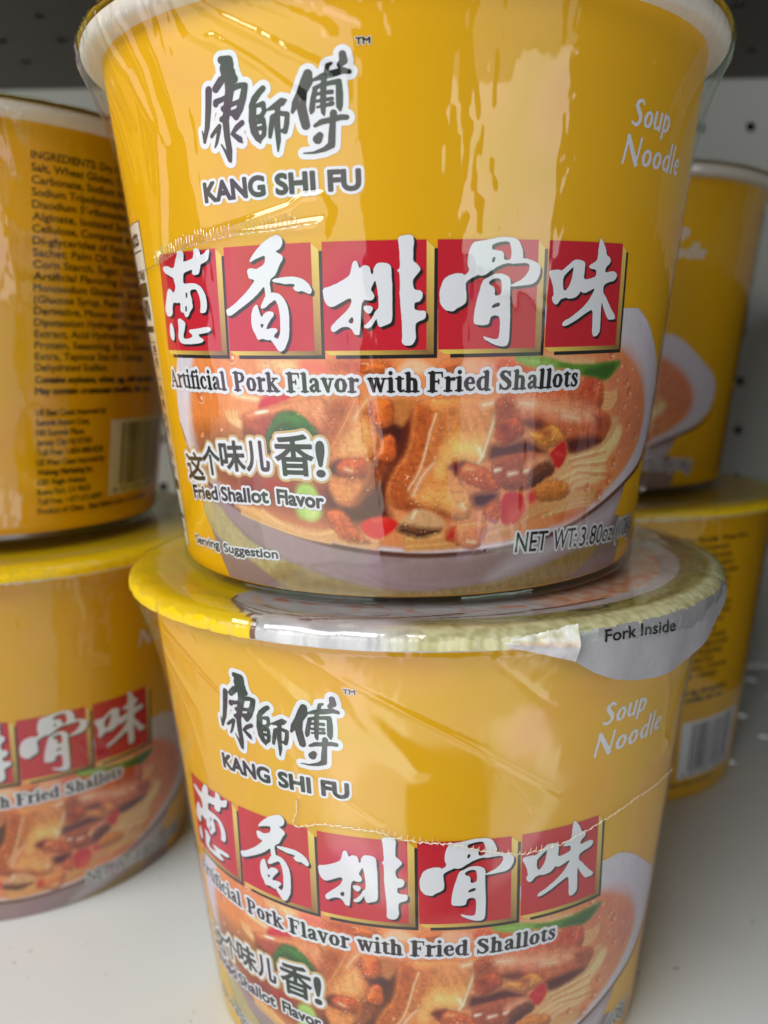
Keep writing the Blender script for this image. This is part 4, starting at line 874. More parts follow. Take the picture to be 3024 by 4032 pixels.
def bowl_picture():
    cell = 0.16
    S, Z = grid(-64, 84, 0.4, 56, cell)
    col = np.zeros(S.shape + (3,))
    alpha = np.zeros(S.shape)
    s, z = S[0], Z[:, 0]
    fine = fbm(S * 1.6, Z * 1.6, 11)
    grain = fbm(S * 3.2 + Z * .8, Z * 2.4, 5, 2)
    speck = vnoise(S * 2.6, Z * 2.6, 77)
    clump = vnoise(S * .45, Z * .45, 23)
    streak = fbm(S * 1.1 + Z * .35, Z * .3 - S * .1, 67, 2)
    fibre = vnoise(S * .35 + Z * 1.9, Z * .5 - S * .9, 41)

    def window(x0, x1, y0, y1):
        j0, j1 = np.searchsorted(s, [x0, x1])
        i0, i1 = np.searchsorted(z, [y0, y1])
        return slice(i0, i1), slice(j0, j1)

    def blend(w, a, c):
        A = a[..., None]
        col[w] = col[w] * (1 - A) + c * A
        alpha[w] = np.maximum(alpha[w], a)
    for sh in FOOD:
        c = np.array(lin(sh[2])[:3]) if sh[0] != 'B' else None
        if sh[0] == 'P':
            p = smooth_poly(sh[1], 3 if len(sh[1]) > 24 else 2)
            soft, n = sh[3], sh[4]
            xs, ys = [q[0] for q in p], [q[1] for q in p]
            w = window(min(xs) - 2 - soft, max(xs) + 2 + soft, min(ys) - 2 - soft, max(ys) + 2 + soft)
            if col[w].size == 0:
                continue
            D = sd_segments(poly_edges([p]), S[w], Z[w], reach=4.0)
            D = D + (fine[w] - .5) * (0.5 if n >= 2 else 0.15)
            a = np.clip(0.5 - D / (2 * soft + .1), 0, 1)
            k = 1 + (fine[w] - .5) * .16 * n * .6 + (grain[w] - .5) * .10 * min(n, 2.5) + (streak[w] - .5) * .14 * min(n, 2.5)
            if n >= 2 and soft < .6:                      # pictured roundness of each morsel
                gy, gx = np.gradient(D)
                g = np.hypot(gx, gy) + 1e-6
                sh_ = (-gx * .5 - -gy * .8) / g
                k = k * (1 + .42 * np.clip(gy / g * .85 - gx / g * .45, -1, 1) * np.clip(1 + D / 2.4, 0, 1))
                k = k * (1 - .35 * np.clip(1 + D / .45, 0, 1))
            cc = c[None, None] * k[..., None]
            if n >= 2:
                hi = np.clip((speck[w] - .86) * 12, 0, 1) * np.clip((clump[w] - .5) * 5, 0, 1) * .75
                cc = cc * (1 - hi[..., None]) + np.array([.82, .62, .42]) * hi[..., None]
                dk = np.clip((fibre[w] - .6) * 2.5, 0, 1) * .30
                cc = cc * (1 - dk[..., None] * np.array([.5, .8, .95]))
            blend(w, a, cc)
        elif sh[0] == 'S':
            st = smooth_line(sh[1]) if len(sh[1]) > 2 else sh[1]
            rm = max(q[2] for q in st) + sh[3] + .6
            w = window(min(q[0] for q in st) - rm, max(q[0] for q in st) + rm, min(q[1] for q in st) - rm, max(q[1] for q in st) + rm)
            if col[w].size == 0:
                continue
            D = sd_strokes([st], S[w], Z[w])
            a = np.clip(0.5 - D / (2 * sh[3] + .1), 0, 1)
            rr = max(q[2] for q in st)
            k = 1 + .16 * np.clip(1 + D / max(rr, .2), 0, 1) * 0 - .22 * np.clip(1 + D / max(rr, .2), 0, 1) ** 2 + (grain[w] - .5) * .2
            blend(w, a * .92, c[None, None] * k[..., None])
        else:
            x, y, r = sh[1]
            w = window(x - r - 1, x + r + 1, y - r - 1, y + r + 1)
            if col[w].size == 0:
                continue
            X, Y = S[w] - x, Z[w] - y
            d = np.hypot(X, Y)
            inside = np.clip((r - d) / .25 + .5, 0, 1)
            blend(w, inside * .45, np.array(lin((190, 96, 52))[:3]))
            ring = np.clip(1 - np.abs(d - r * .85) / .24, 0, 1) * np.clip((X * .5 + -Y * .8) / max(r, .1) * .7 + .45, 0, 1)
            blend(w, ring * .75, np.array(lin((246, 206, 164))[:3]))
            hl = np.clip(1.2 - np.hypot(X - r * .3, Y + r * .15) / max(.3 * r, .18), 0, 1)
            blend(w, hl * .75, np.array(lin((250, 228, 200))[:3]))
    # ink density: a richer, more contrasty print
    lum = col.mean(-1, keepdims=True)
    col = lum + (col - lum) * .93
    col = np.clip(col, 0.003, 1)
    col = np.clip(1.08 * .46 * (col / .46) ** 1.36, 0, .86)
    keep = alpha > .5
    # fine print screen
    col *= (1 + (fbm(S * 6, Z * 6, 91, 1) - .5) * .08)[..., None]
    f = keep[:-1, :-1] & keep[1:, :-1] & keep[:-1, 1:] & keep[1:, 1:]
    used = np.zeros(S.shape, bool)
    for a, b in ((0, 0), (0, 1), (1, 0), (1, 1)):
        used[a:a + f.shape[0], b:b + f.shape[1]] |= f
    idx = np.full(S.shape, -1, np.int64)
    idx[used] = np.arange(used.sum())
    V = wall_xyz(S[used], Z[used], DR0)
    F = np.stack([idx[:-1, :-1][f], idx[:-1, 1:][f], idx[1:, 1:][f], idx[1:, :-1][f]], -1)
    me = bpy.data.meshes.new("bowl_picture")
    me.vertices.add(len(V))
    me.vertices.foreach_set("co", V.astype(np.float32).ravel())
    me.loops.add(F.size)
    me.loops.foreach_set("vertex_index", F.astype(np.int32).ravel())
    me.polygons.add(len(F))
    me.polygons.foreach_set("loop_start", np.arange(0, F.size, 4, dtype=np.int32))
    me.polygons.foreach_set("use_smooth", np.ones(len(F), bool))
    me.update(calc_edges=True)
    me.materials.append(M_VC)
    a = me.color_attributes.new("ink", 'FLOAT_COLOR', 'POINT')
    cc = np.concatenate([col[used], np.ones((used.sum(), 1))], 1).astype(np.float32)
    a.data.foreach_set("color", cc.ravel())
    return me


def title_panel(k):
    TL, TR, BR, BL = PANELS[k]
    zt, zb = 68.05, 48.85
    acc = Acc()
    g1, g2, g3, g4 = lin((236, 206, 104)), lin((150, 112, 62)), lin((132, 100, 56)), lin((232, 202, 92))
    gw, bw, gh, bh = 1.3, .62, .8, .68
    d = DR0 + STEP
    # black drop edge
    acc.quad((BR[0] + gw, zb - gh), (BR[0] + gw + bw, zb - gh), (TR[0] + gw + bw, zt - 1.5), (TR[0] + gw, zt - 1.5), M_BLK, d)
    acc.quad((BL[0] + 2.2, zb - gh - bh), (BR[0] + gw + bw, zb - gh - bh), (BR[0] + gw + bw, zb - gh), (BL[0] + 2.2, zb - gh), M_BLK, d)
    # gold bevel, light at the top and left
    acc.quad((BR[0], zb), (BR[0] + gw, zb - gh), (TR[0] + gw, zt - 1.3), (TR[0], zt - .1), M_VC, d, (g2, g2, g1, g1))
    acc.quad((BL[0] + 1.2, zb - gh), (BR[0] + gw, zb - gh), (BR[0], zb), (BL[0], zb), M_VC, d, (g4, g3, g3, g4))
    acc.quad((BL[0], zb), (BR[0], zb), (TR[0], zt), (TL[0], zt), M_RED, d)
    return acc.build("title_panel")


def title_character(k):
    solids, holes = TITLE[k]
    acc = Acc()
    cell = .12
    xs = [q[0] for p in solids for q in p]
    zs = [q[1] for p in solids for q in p]
    s0, z0 = min(xs) - 1, min(zs) - 1.2
    S, Z = grid(s0, max(xs) + 1.2, z0, max(zs) + 1, cell)
    D = np.full(S.shape, 1e3)
    for p in solids:
        D = np.minimum(D, sd_segments(poly_edges([smooth_poly(p, 1)]), S, Z))
    for p in holes:
        D = np.maximum(D, -sd_segments(poly_edges([smooth_poly(p, 1)]), S, Z))
    rough = (fbm(S * 1.8, Z * 1.8, 60 + k) - .5) * .12
    D = D + rough
    # shadow: the same shape slipped right and down
    dj, di = 4, 4
    Sh = np.full(D.shape, 1e3)
    Sh[:-di, dj:] = D[di:, :-dj]
    Sh2 = np.full(D.shape, 1e3)
    Sh2[:-2, 2:] = D[2:, :-2]
    acc.field(np.minimum(Sh, Sh2), s0, z0, cell, M_BLK, DR0 + 2 * STEP)
    acc.field(D, s0, z0, cell, M_WHT, DR0 + 3 * STEP)
    return acc.build("title_character")


L1, L2, L3 = DR0 + 2 * STEP, DR0 + 3 * STEP, DR0 + 4 * STEP

W_PRINT = {}
W_PRINT['bowl_picture'] = bowl_picture()
W_PRINT['title_panel'] = [title_panel(k) for k in range(5)]
W_PRINT['title_character'] = [title_character(k) for k in range(5)]
W_PRINT['brush_lettering'] = stroke_mark("brush_lettering", BRAND, [(.95, M_WHT, DR0), (.06, M_BLK, DR0 + STEP)])
W_PRINT['maker_lettering'] = letter_mark("maker_lettering", [fit_edges("KANG", -33.8, -20.9, 76.35, 76.5, 3.25), fit_edges("SHI", -18.6, -11.8, 76.5, 76.55, 3.25),
                                                             fit_edges("FU", -9.3, -4.15, 76.55, 76.55, 3.25)], [(.72, M_WHT, DR0), (.22, M_BLK, DR0 + STEP)])
W_PRINT['trade_mark'] = letter_mark("trade_mark", [fit_edges("TM", -4.1, -1.9, 99.1, 99.1, 1.0)], [(.2, M_CRM, DR0), (.05, M_BLK, DR0 + STEP)], .1)
_fl = []
for w_, a_, b_ in (("Artificial", -56.0, -34.5), ("Pork", -32.7, -21.4), ("Flavor", -20.2, -5.8), ("with", -4.2, 5.5), ("Fried", 6.8, 18.9), ("Shallots", 20.4, 38.0)):
    _fl += stroke_word(SERIF, w_, a_, b_, 41.2, 3.55)
W_PRINT['flavour_lettering'] = stroke_mark("flavour_lettering", _fl, [(.72, M_WHT, L1), (.07, M_BLK, L2)], .11)
_sl = [fit_edges("\u8fd9", -54.6, -46.6, 20.9, 21.5, 5.9, box=True), fit_edges("\u4e2a", -46.3, -40.0, 22.9, 23.4, 6.0, box=True),
       fit_edges("\u5473", -39.5, -32.2, 24.4, 24.9, 6.1, box=True), fit_edges("\u513f", -31.6, -25.8, 25.0, 25.3, 6.0, box=True),
       fit_edges("\u9999", -24.0, -15.7, 24.7, 24.9, 8.0, box=True), fit_edges("!", -15.0, -13.4, 24.8, 24.8, 6.9, .03, True)]
W_PRINT['slogan_lettering'] = letter_mark("slogan_lettering", _sl, [(1.4, M_TAN, L1), (.92, M_WHT, L2), (.2, M_BLK, L3)])
W_PRINT['taste_lettering'] = letter_mark("taste_lettering", [fit_edges("Fried", -53.3, -42.6, 16.8, 17.7, 2.9), fit_edges("Shallot", -41.0, -27.0, 17.8, 18.7, 2.9),
                                                             fit_edges("Flavor", -24.6, -14.1, 18.8, 18.4, 2.9)], [(.62, M_WHT, L2 + .01), (.16, M_BLK, L3 + .01)])
W_PRINT['serving_lettering'] = letter_mark("serving_lettering", [fit_edges("Serving", -57.4, -45.1, 5.7, 6.3, 1.95), fit_edges("Suggestion", -43.2, -26.2, 6.05, 6.85, 1.95)],
                                           [(.45, M_WHT, L1), (.09, M_BLK, L2)], .1)
W_PRINT['weight_lettering'] = letter_mark("weight_lettering", [fit_edges("NET", 26.3, 34.2, 8.4, 8.0, 4.2, .05), fit_edges("WT", 36.0, 42.3, 7.85, 7.6, 4.2, .05),
                                                               fit_edges(":", 42.4, 43.1, 7.6, 7.5, 4.4), fit_edges("3.80oz", 44.2, 57.6, 7.4, 6.6, 4.2, .05), fit_edges("(108g)", 59.6, 72.0, 6.5, 5.9, 4.2, .05)],
                                          [(.5, M_WHT, L1), (.03, M_BLK, L2)])
W_PRINT['soup_lettering'] = stroke_mark("soup_lettering", stroke_word(ITAL, "Soup", 44.2, 56.6, 88.9, 4.55, .16, .02) + stroke_word(ITAL, "Noodle", 43.0, 64.4, 82.3, 4.7, .16, .005),
                                        [(.09, M_LAV, DR0)], .11)


def nutrition_panel():
    acc = Acc()
    r = lambda z: -60.2 - (75.5 - z) * .098          # slanting right-hand edge
    l = lambda z: r(z) - 41
    acc.quad((l(2.4), 2.4), (r(2.4) + .25, 2.4), (r(75.7) + .25, 75.7), (l(75.7), 75.7), M_BRN, DR0)
    acc.quad((l(2.6) + .2, 2.6), (r(2.6), 2.6), (r(75.5), 75.5), (l(75.5) + .2, 75.5), M_CRM, DR0 + STEP)

    def bar(z0, z1, m=M_BRN, a=1.2, b=1.0):
        acc.quad((l(z0) + a, z0), (r(z0) - b, z0), (r(z1) - b, z1), (l(z1) + a, z1), m, DR0 + 2 * STEP)
    bar(69.6, 69.9)
    bar(60.2, 63.2)
    bar(52.6, 53.9)
    for zz in (50.3, 47.6, 44.9, 42.2, 38.6, 35.4, 32.2, 29.4, 26.4, 23.6, 20.2):
        bar(zz, zz + .22, M_GRY)
    bar(16.4, 18.8)
    bar(9.4, 10.4)
    bar(6.2, 6.5)

    def word(t, a, b, z, cap, m=M_BRN, g=.05):
        rr = r(z)
        E = fit_edges(t, rr + a, rr + b, z, z, cap)
        s0, s1, z0, z1 = bounds(E, .3)
        S, Z = grid(s0, s1, z0, z1, .16)
        acc.field(sd_segments(E, S, Z) - g, s0, z0, .16, m, DR0 + 2 * STEP)
    word("Nutrition Facts", -39, -2.2, 71.0, 3.4, g=.12)
    word("1 serving per container", -39, -12, 66.8, 1.7)
    word("Serving size 1 cup (108g)", -39, -1.6, 64.2, 1.7)
    word("Calories", -39, -21, 55.6, 3.2, g=.12)
    word("490", -11, -1.8, 55.3, 4.4, g=.14)
    for zz, a, b in ((50.9, "% Daily Value", ""), (48.2, "Total Fat", "28%"), (45.5, "Saturated Fat", "55%"), (42.8, "Trans Fat 0g", ""), (39.2, "Cholesterol", "0%"),
                     (36.0, "Sodium", "98%"), (32.8, "Total Carbohydrate", "23%"), (30.0, "Dietary Fiber", "10%"), (27.0, "Total Sugars", ""), (24.2, "Protein", "8%"), (20.8, "Iron", "10%")):
        word(a, -39, -39 + len(a) * 1.35, zz, 1.5)
        if b:
            word(b, -5.4, -1.8, zz, 1.5)
    for zz, b in ((13.6, -2), (11.4, -4), (7.4, -3), (4.2, -14)):
        word("The daily value tells you how much a nutrient in a serving adds to a diet"[:58], -39, b, zz, 1.1, M_GRY, .0)
    return acc.build("nutrition_panel")


def ingredients_lettering():
    lines = ["INGREDIENTS: Dry Noodle: Wheat Flour,", "Salt, Wheat Gluten, Compound", "Carbonate, Sodium bicarbonate,", "Sodium Tripolyphosphate, Sodium", "Disodium 5'-ribonucleotide, Sodium",
             "Alginate, Isolated Soy Protein,", "Cellulose, Compound emulsifier,", "Di-glycerides of Fatty Acids.", "Sachet: Palm Oil, Shallot, Onion,", "Corn Starch, Sugar, Garlic, Salt,",
             "Artificial Flavoring (contains", "Monosodium Glutamate, Spice", "(Glucose Syrup, Palm Oil, Casein", "Derivative, Mono- and Diglyceride,", "Dipotassium Hydrogen Phosphate),", "Extract, Acid Hydrolyzed Soy",
             "Protein, Seasoning, Extra, Caramel,", "Extra, Tapioca Starch, Cabbage,", "Dehydrated Scallion."]
    E = []
    x0 = 98.6
    for i, t in enumerate(lines):
        z = 100.2 - i * 3.02
        w = 1.12 * len(t) + (4 if i < len(lines) - 1 else 0)
        E.append(fit_edges(t, x0, x0 + w, z, z, 1.95))
    Eb = [fit_edges("Contains soybeans, wheat, egg, milk ingredients.", x0, x0 + 46, 42.6, 42.6, 1.75), fit_edges("May contain crustacean shellfish, fish, nuts.", x0, x0 + 44, 39.5, 39.5, 1.75)]
    for i, t in enumerate(["US East Coast Imported by:", "Summit Import Corp.", "100 Summit Place,", "Jersey City NJ 07305", "Toll Free: 1-800-888-8228", "US West Coast Imported by:", "Walong Marketing Inc.", "6281 Regio Avenue,", "Buena Park, CA 90620",
                           "Toll Free: 1-877-675-8899", "Product of China   Best Before Date: on the bottom"]):
        z = 33.6 - i * 2.82
        E.append(fit_edges(t, x0, x0 + (len(t) * .86 if i < 10 else 46), z, z, 1.7))
    acc = Acc()
    for grp, g in ((E, .07), (Eb, .14)):
        for e in grp:
            s0, s1, z0, z1 = bounds(e, .4)
            S, Z = grid(s0, s1, z0, z1, .17)
            acc.field(sd_segments(e, S, Z) - g, s0, z0, .17, M_BRN, DR0)
    return acc.build("ingredients_lettering")


def barcode():
    acc = Acc()
    acc.quad((123, 8.4), (158, 8.4), (158, 31.4), (123, 31.4), M_WHT, DR0)
    rng = np.random.RandomState(4)
    x = 128.0
    while x < 153.5:
        w = .34 * rng.randint(1, 4)
        acc.quad((x, 11.2), (x + w, 11.2), (x + w, 30.2), (x, 30.2), M_BLK, DR0 + STEP)
        x += w + .34 * rng.randint(1, 4)
    E = fit_edges("6 921555 580914", 125.2, 155, 9.2, 9.2, 1.5)
    s0, s1, z0, z1 = bounds(E, .3)
    S, Z = grid(s0, s1, z0, z1, .15)
    acc.field(sd_segments(E, S, Z) - .03, s0, z0, .15, M_BLK, DR0 + STEP)
    return acc.build("barcode")


W_PRINT['nutrition_panel'] = nutrition_panel()
W_PRINT['ingredients_lettering'] = ingredients_lettering()
W_PRINT['barcode'] = barcode()


# =====================================================================
# cup bodies, lids and film
# =====================================================================
def lathe(name, prof, mats, n=256, midx=None, wob=None, colf=None, closed_top=False):
    """prof: [(r, z)] in mm, revolved; wob(th, i, r, z) -> (r, z); colf(th, i) -> rgba"""
    V, F, cols, mi = [], [], [], []
    for i, (r, z) in enumerate(prof):
        for j in range(n):
            th = 2 * math.pi * j / n - math.pi
            rr, zz = wob(th, i, r, z) if wob else (r, z)
            V.append((rr * math.sin(th) * MM, -rr * math.cos(th) * MM, zz * MM))
            if colf:
                cols.append(colf(th, i))
    for i in range(len(prof) - 1):
        for j in range(n):
            k = (j + 1) % n
            F.append((i * n + j, i * n + k, (i + 1) * n + k, (i + 1) * n + j))
            mi.append(midx[i] if midx else 0)
    return mesh_from(name, V, F, mats, mi, cols if colf else None)


def wall_mesh():
    prof = [(RB - 6, 1.6), (RB - 1.4, 1.4), (RB - .9, .15), (RB - .35, 0.0), (RB, .35)]
    for t in np.linspace(.02, 1, 24):
        prof.append((RB + (RT - RB) * t, H * t))
    prof.insert(0, (0.01, 1.7))
    return lathe("wall", prof, [M_YEL, M_RIM], 360, [1] * 3 + [0] * 40)


def rim_mesh():
    prof = [(RT - .4, H - .05)]
    for a in np.linspace(-1.45, 3.0, 22):
        prof.append((RT + 2.15 + 2.15 * math.cos(a), H + 2.15 + 2.15 * math.sin(a)))
    prof.append((RT - .2, H + 1.0))
    return lathe("rim", prof, [M_RIM], 256)


def hash01(i, k):
    x = math.sin(i * 12.9898 + k * 78.233) * 43758.5453
    return x - math.floor(x)


YL = lin((232, 196, 8))


def mixc(a, b, t):
    t = min(1, max(0, t))
    return tuple(a[k] + (b[k] - a[k]) * t for k in range(3)) + (1,)


def lid_z(r):
    """the lid dips a little inside the rim"""
    t = min(1, max(0, (r - 59) / 9.0))
    return H + 3.7 + 1.15 * t * t * (3 - 2 * t)


LID_EDGE = ([50, 58, 61.6, 64.6, 67.4, 69.8, 72.0, 74], [-.62, -.60, -.55, -.486, -.42, -.36, -.32, -.30])
LID_LINES = [[(-.486, 64.6), (-.393, 67.4), (-.295, 69.6), (-.204, 69.9), (-.102, 67.5), (.035, 63.2), (.27, 60.6), (.54, 58.9), (.86, 58.6)],
             [(-.543, 61.6), (-.398, 65.9), (-.293, 67.6), (-.195, 67.3), (-.074, 64.3), (.089, 60.4), (.3, 57.6)],
             [(-.40, 60.5), (-.30, 63.6), (-.2, 64.4), (-.1, 62.2), (.05, 58.6)]]


def lid_mesh(style):
    """printed foil lid: shallow dished top, turned over the rim with a crinkled skirt"""
    front = style == 'front'
    n = 1080 if front else 540
    rs = [0.5, 20, 40, 50] + list(np.arange(52, 69.3, .5)) if front else [0.5, 20, 40, 54, 58, 60, 62, 64, 66, 67.5, 69]
    prof = [(r, lid_z(r)) for r in rs]
    skirt = [(70.2, H + 4.68), (71.2, H + 4.45), (71.9, H + 4.15)]
    if style != 'short':
        skirt = [(70.1, H + 4.72), (71.2, H + 4.4), (72.0, H + 3.95), (72.5, H + 3.4), (72.75, H + 2.8), (72.8, H + 2.2), (72.7, H + 1.6), (72.55, H + 1.1)]
    prof = prof + skirt
    white, silver, olive, dkol, brown = lin((212, 214, 216)), lin((168, 170, 172)), lin((158, 150, 84)), lin((104, 96, 46)), lin((112, 78, 58))
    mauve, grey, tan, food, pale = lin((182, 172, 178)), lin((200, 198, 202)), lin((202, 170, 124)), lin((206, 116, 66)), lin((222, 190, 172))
    TH = np.linspace(-math.pi, math.pi, n, endpoint=False)
    cr1 = fbm((TH + 4) * 60, TH * 0 + 3.3, 5)
    cr2 = fbm((TH + 4) * 150, TH * 0 + 8.1, 6)
    cr3 = fbm((TH + 4) * 24, TH * 0 + 1.7, 7)

    def wob(th, i, r, z):
        j = int(round((th + math.pi) / (2 * math.pi) * n)) % n
        calm = .3 if (front and th > .42 and th < 1.45) else .25 + 1.1 * max(0, cr3[j] - .3)
        if i >= len(rs):
            u = (i - len(rs) + 1) / len(skirt)
            fold = abs(cr1[j] - .5) * 2
            r += .35 + .45 * u + calm * u * (1.0 * (cr1[j] - .5) + .7 * (cr2[j] - .5) - .35 * fold)
            z += calm * u * (1.0 * (cr3[j] - .5) + .5 * (cr2[j] - .5))
        elif r > 60:
            z += .16 * (cr3[j] - .5) * (r - 60) / 9 + .1 * (vnoise(np.array([th * 40 + 200]), np.array([r * .5]), 12)[0] - .5)
        return r, z

    def curve_d(s, r, pts):
        dmin = 9
        for (a0, a1), (b0, b1) in zip(pts[:-1], pts[1:]):
            ax, bx, x = a0 * 65, b0 * 65, s * 65
            dx, dy = bx - ax, b1 - a1
            t = min(1, max(0, ((x - ax) * dx + (r - a1) * dy) / (dx * dx + dy * dy)))
            dmin = min(dmin, math.hypot(x - ax - dx * t, r - a1 - dy * t))
        return dmin

    l1s, l1r = [p_[0] for p_ in LID_LINES[0]], [p_[1] for p_ in LID_LINES[0]]

    def colf(th, i):
        r = prof[i][0]
        if not front or r < 45:
            return YL
        s = th
        rr = r + (.8 * (i - len(rs) + 1) if i >= len(rs) else 0)
        edge = float(np.interp(rr, *LID_EDGE))
        if s < edge or s > 2.0:
            return YL
        if s - edge < .016 and rr > 58:
            return brown
        for k, L in enumerate(LID_LINES):
            if curve_d(s, r, L) < (.45 if k < 2 else .3) and i < len(rs):
                return brown
        nz = float(vnoise(np.array([s * 70 + r * .9 + 99]), np.array([r * 1.5 - s * 20 + 99]), 33)[0])
        nz2 = float(vnoise(np.array([s * 26 + 50]), np.array([r * .6]), 35)[0])
        ol = mixc(olive, dkol, (nz - .25) * 1.5)
        if i >= len(rs):                                     # skirt
            c = mixc(white, silver, (nz2 - .3) * 1.4)
            pale_ol = mixc(lin((214, 212, 168)), olive, (nz - .3) * 1.2)
            return mixc(c, pale_ol, (s - .02) / .14 - .3 * nz2)
        if r > np.interp(s, l1s, l1r):
            c = mixc(white, silver, nz2 * .8)
            if r > 63.2:
                c = mixc(c, ol, (s - .06) / .1)
            elif s > .15:
                c = mixc(mauve, grey, nz2)
            return c
        c = mixc(mauve, grey, nz2)
        if s < .1:
            c = mixc(c, tan, max(0, 1 - abs(r - 64.2 + 14 * (s + .15) ** 2 * 4) / 1.6) * .9)
        if s > .55:  # orange-pink reflection of the food picture painted into the lid colour
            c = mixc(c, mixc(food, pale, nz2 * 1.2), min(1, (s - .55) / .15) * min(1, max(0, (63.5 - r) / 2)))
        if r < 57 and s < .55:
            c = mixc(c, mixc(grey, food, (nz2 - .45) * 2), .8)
        return c
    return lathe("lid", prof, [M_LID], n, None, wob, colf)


def sheet(name, us, vs, fn, mats, colf=None):
    V = [tuple(c * MM for c in fn(u, v)) for v in vs for u in us]
    cols = [colf(u, v) for v in vs for u in us] if colf else None
    nu = len(us)
    F = [(j * nu + i, j * nu + i + 1, (j + 1) * nu + i + 1, (j + 1) * nu + i) for j in range(len(vs) - 1) for i in range(nu - 1)]
    return mesh_from(name, V, F, mats, None, cols)


# lower outline of the pull tab of the lower front cup (s along the wall, z)
TAB = [(31.5, 111.0), (33.5, 106.3), (37, 103.6), (41, 101.6), (46, 100.0), (51, 99.4), (56, 99.6), (61, 100.8), (66, 102.6), (71, 104.8), (76, 107.6), (81, 111.2)]


def peel_tab_mesh():
    xs = [p[0] for p in TAB]
    zs = [p[1] for p in TAB]

    def fn(u, v):
        zb = float(np.interp(u, xs, zs))
        top = H + 4.75
        z = top + (zb - top) * v
        d = (top - z)
        r = 69.8 + 4.1 * (1 - math.exp(-d / .9)) - .012 * max(0, d - 3) ** 2 + .25 * math.sin(u * .5) * v
        th = u / RS
        return (r * math.sin(th), -r * math.cos(th), z)
    return sheet("peel_tab", np.linspace(31.5, 81, 100), np.linspace(0, 1, 26), fn, [M_TAB])


def torn_fold_mesh():
    """turned-up torn corner of the foil beside the tab"""
    def fn(u, v):
        s = 19.0 + (33.2 - 19.0) * u
        zt = H + 2.5 + 2.6 * u ** 1.2 + .30 * math.sin(u * 31) * hash01(int(u * 40), 3)
        zb = H + 2.0 - 4.4 * u ** 1.35
        z = zt + (zb - zt) * v
        r = 73.0 + 1.5 * u * (1 - abs(2 * v - 1)) + .9 * u + .5 * (float(vnoise(np.array([u * 11.0]), np.array([v * 4.0]), 51)[0]) - .5)
        th = s / RS
        return (r * math.sin(th), -r * math.cos(th), z)

    def colf(u, v):
        w = float(fbm(np.array([u * 9.0]), np.array([v * 5.0]), 31)[0])
        a = mixc(lin((232, 234, 228)), lin((196, 194, 160)), (w - .35) * 2.5)
        if v > .35 and u > .35:
            a = mixc(a, lin((206, 160, 128)), max(0, .9 - abs(v - .5) * 6) * w * 1.6)
        if v > .6:
            a = mixc(a, lin((186, 182, 194)), .7)
        return a
    return sheet("torn_fold", np.linspace(0, 1, 60), np.linspace(0, 1, 14), fn, [M_LID], colf)


def tab_lettering_mesh():
    acc = Acc()
    E = [fit_edges("Fork", 38.2, 44.3, 109.7, 109.6, 2.2, .1), fit_edges("Inside", 45.5, 53.8, 109.5, 108.7, 2.3, .1)]
    for e in E:
        s0, s1, z0, z1 = bounds(e, .3)
        S, Z = grid(s0, s1, z0, z1, .1)
        acc.field(sd_segments(e, S, Z) - .05, s0, z0, .1, M_BLK, 0)
    V = []
    for v in acc.v:
        th = math.atan2(v[0], -v[1])
        z = v[2] / MM
        d = H + 4.75 - z
        u = th * RS
        zb = float(np.interp(u, [p[0] for p in TAB], [p[1] for p in TAB]))
        r = 69.8 + 4.1 * (1 - math.exp(-d / .9)) - .012 * max(0, d - 3) ** 2 + .25 * math.sin(u * .5) * d / (H + 4.75 - zb) + .12
        V.append((r * math.sin(th) * MM, -r * math.cos(th) * MM, z * MM))
    # small fork outline printed on the lid ring above the words
    acc.v = V
    return acc.build("tab_lettering")


def fork_icon_mesh():
    st = [[(36.8, 64.5, .16), (38.6, 66.9, .16), (44.2, 66.9, .16)], [(44.2, 66.9, .16), (44.6, 64.8, .16), (52, 65.6, .16)],
          [(36.8, 64.5, .16), (40.2, 65.2, .16)], [(37.4, 65.5, .16), (40.4, 65.9, .16)], [(38.0, 66.2, .16), (40.6, 66.5, .16)]]
    acc = Acc()
    S, Z = grid(36, 53, 63.8, 67.6, .12)
    acc.field(sd_strokes(st, S, Z), 36, 63.8, .12, M_BLK, 0)
    V = []
    for v in acc.v:
        th = math.atan2(v[0], -v[1])
        r = v[2] / MM
        V.append((r * math.sin(th) * MM, -r * math.cos(th) * MM, (lid_z(r) + .18) * MM))
    acc.v = V
    return acc.build("fork_icon")


def seg_dist(S, Z, pts):
    D = np.full(S.shape, 1e3)
    for a, b in zip(pts[:-1], pts[1:]):
        dx, dy = b[0] - a[0], b[1] - a[1]
        t = np.clip(((S - a[0]) * dx + (Z - a[1]) * dy) / max(dx * dx + dy * dy, 1e-9), 0, 1)
        D = np.minimum(D, np.hypot(S - a[0] - dx * t, Z - a[1] - dy * t))
    return D


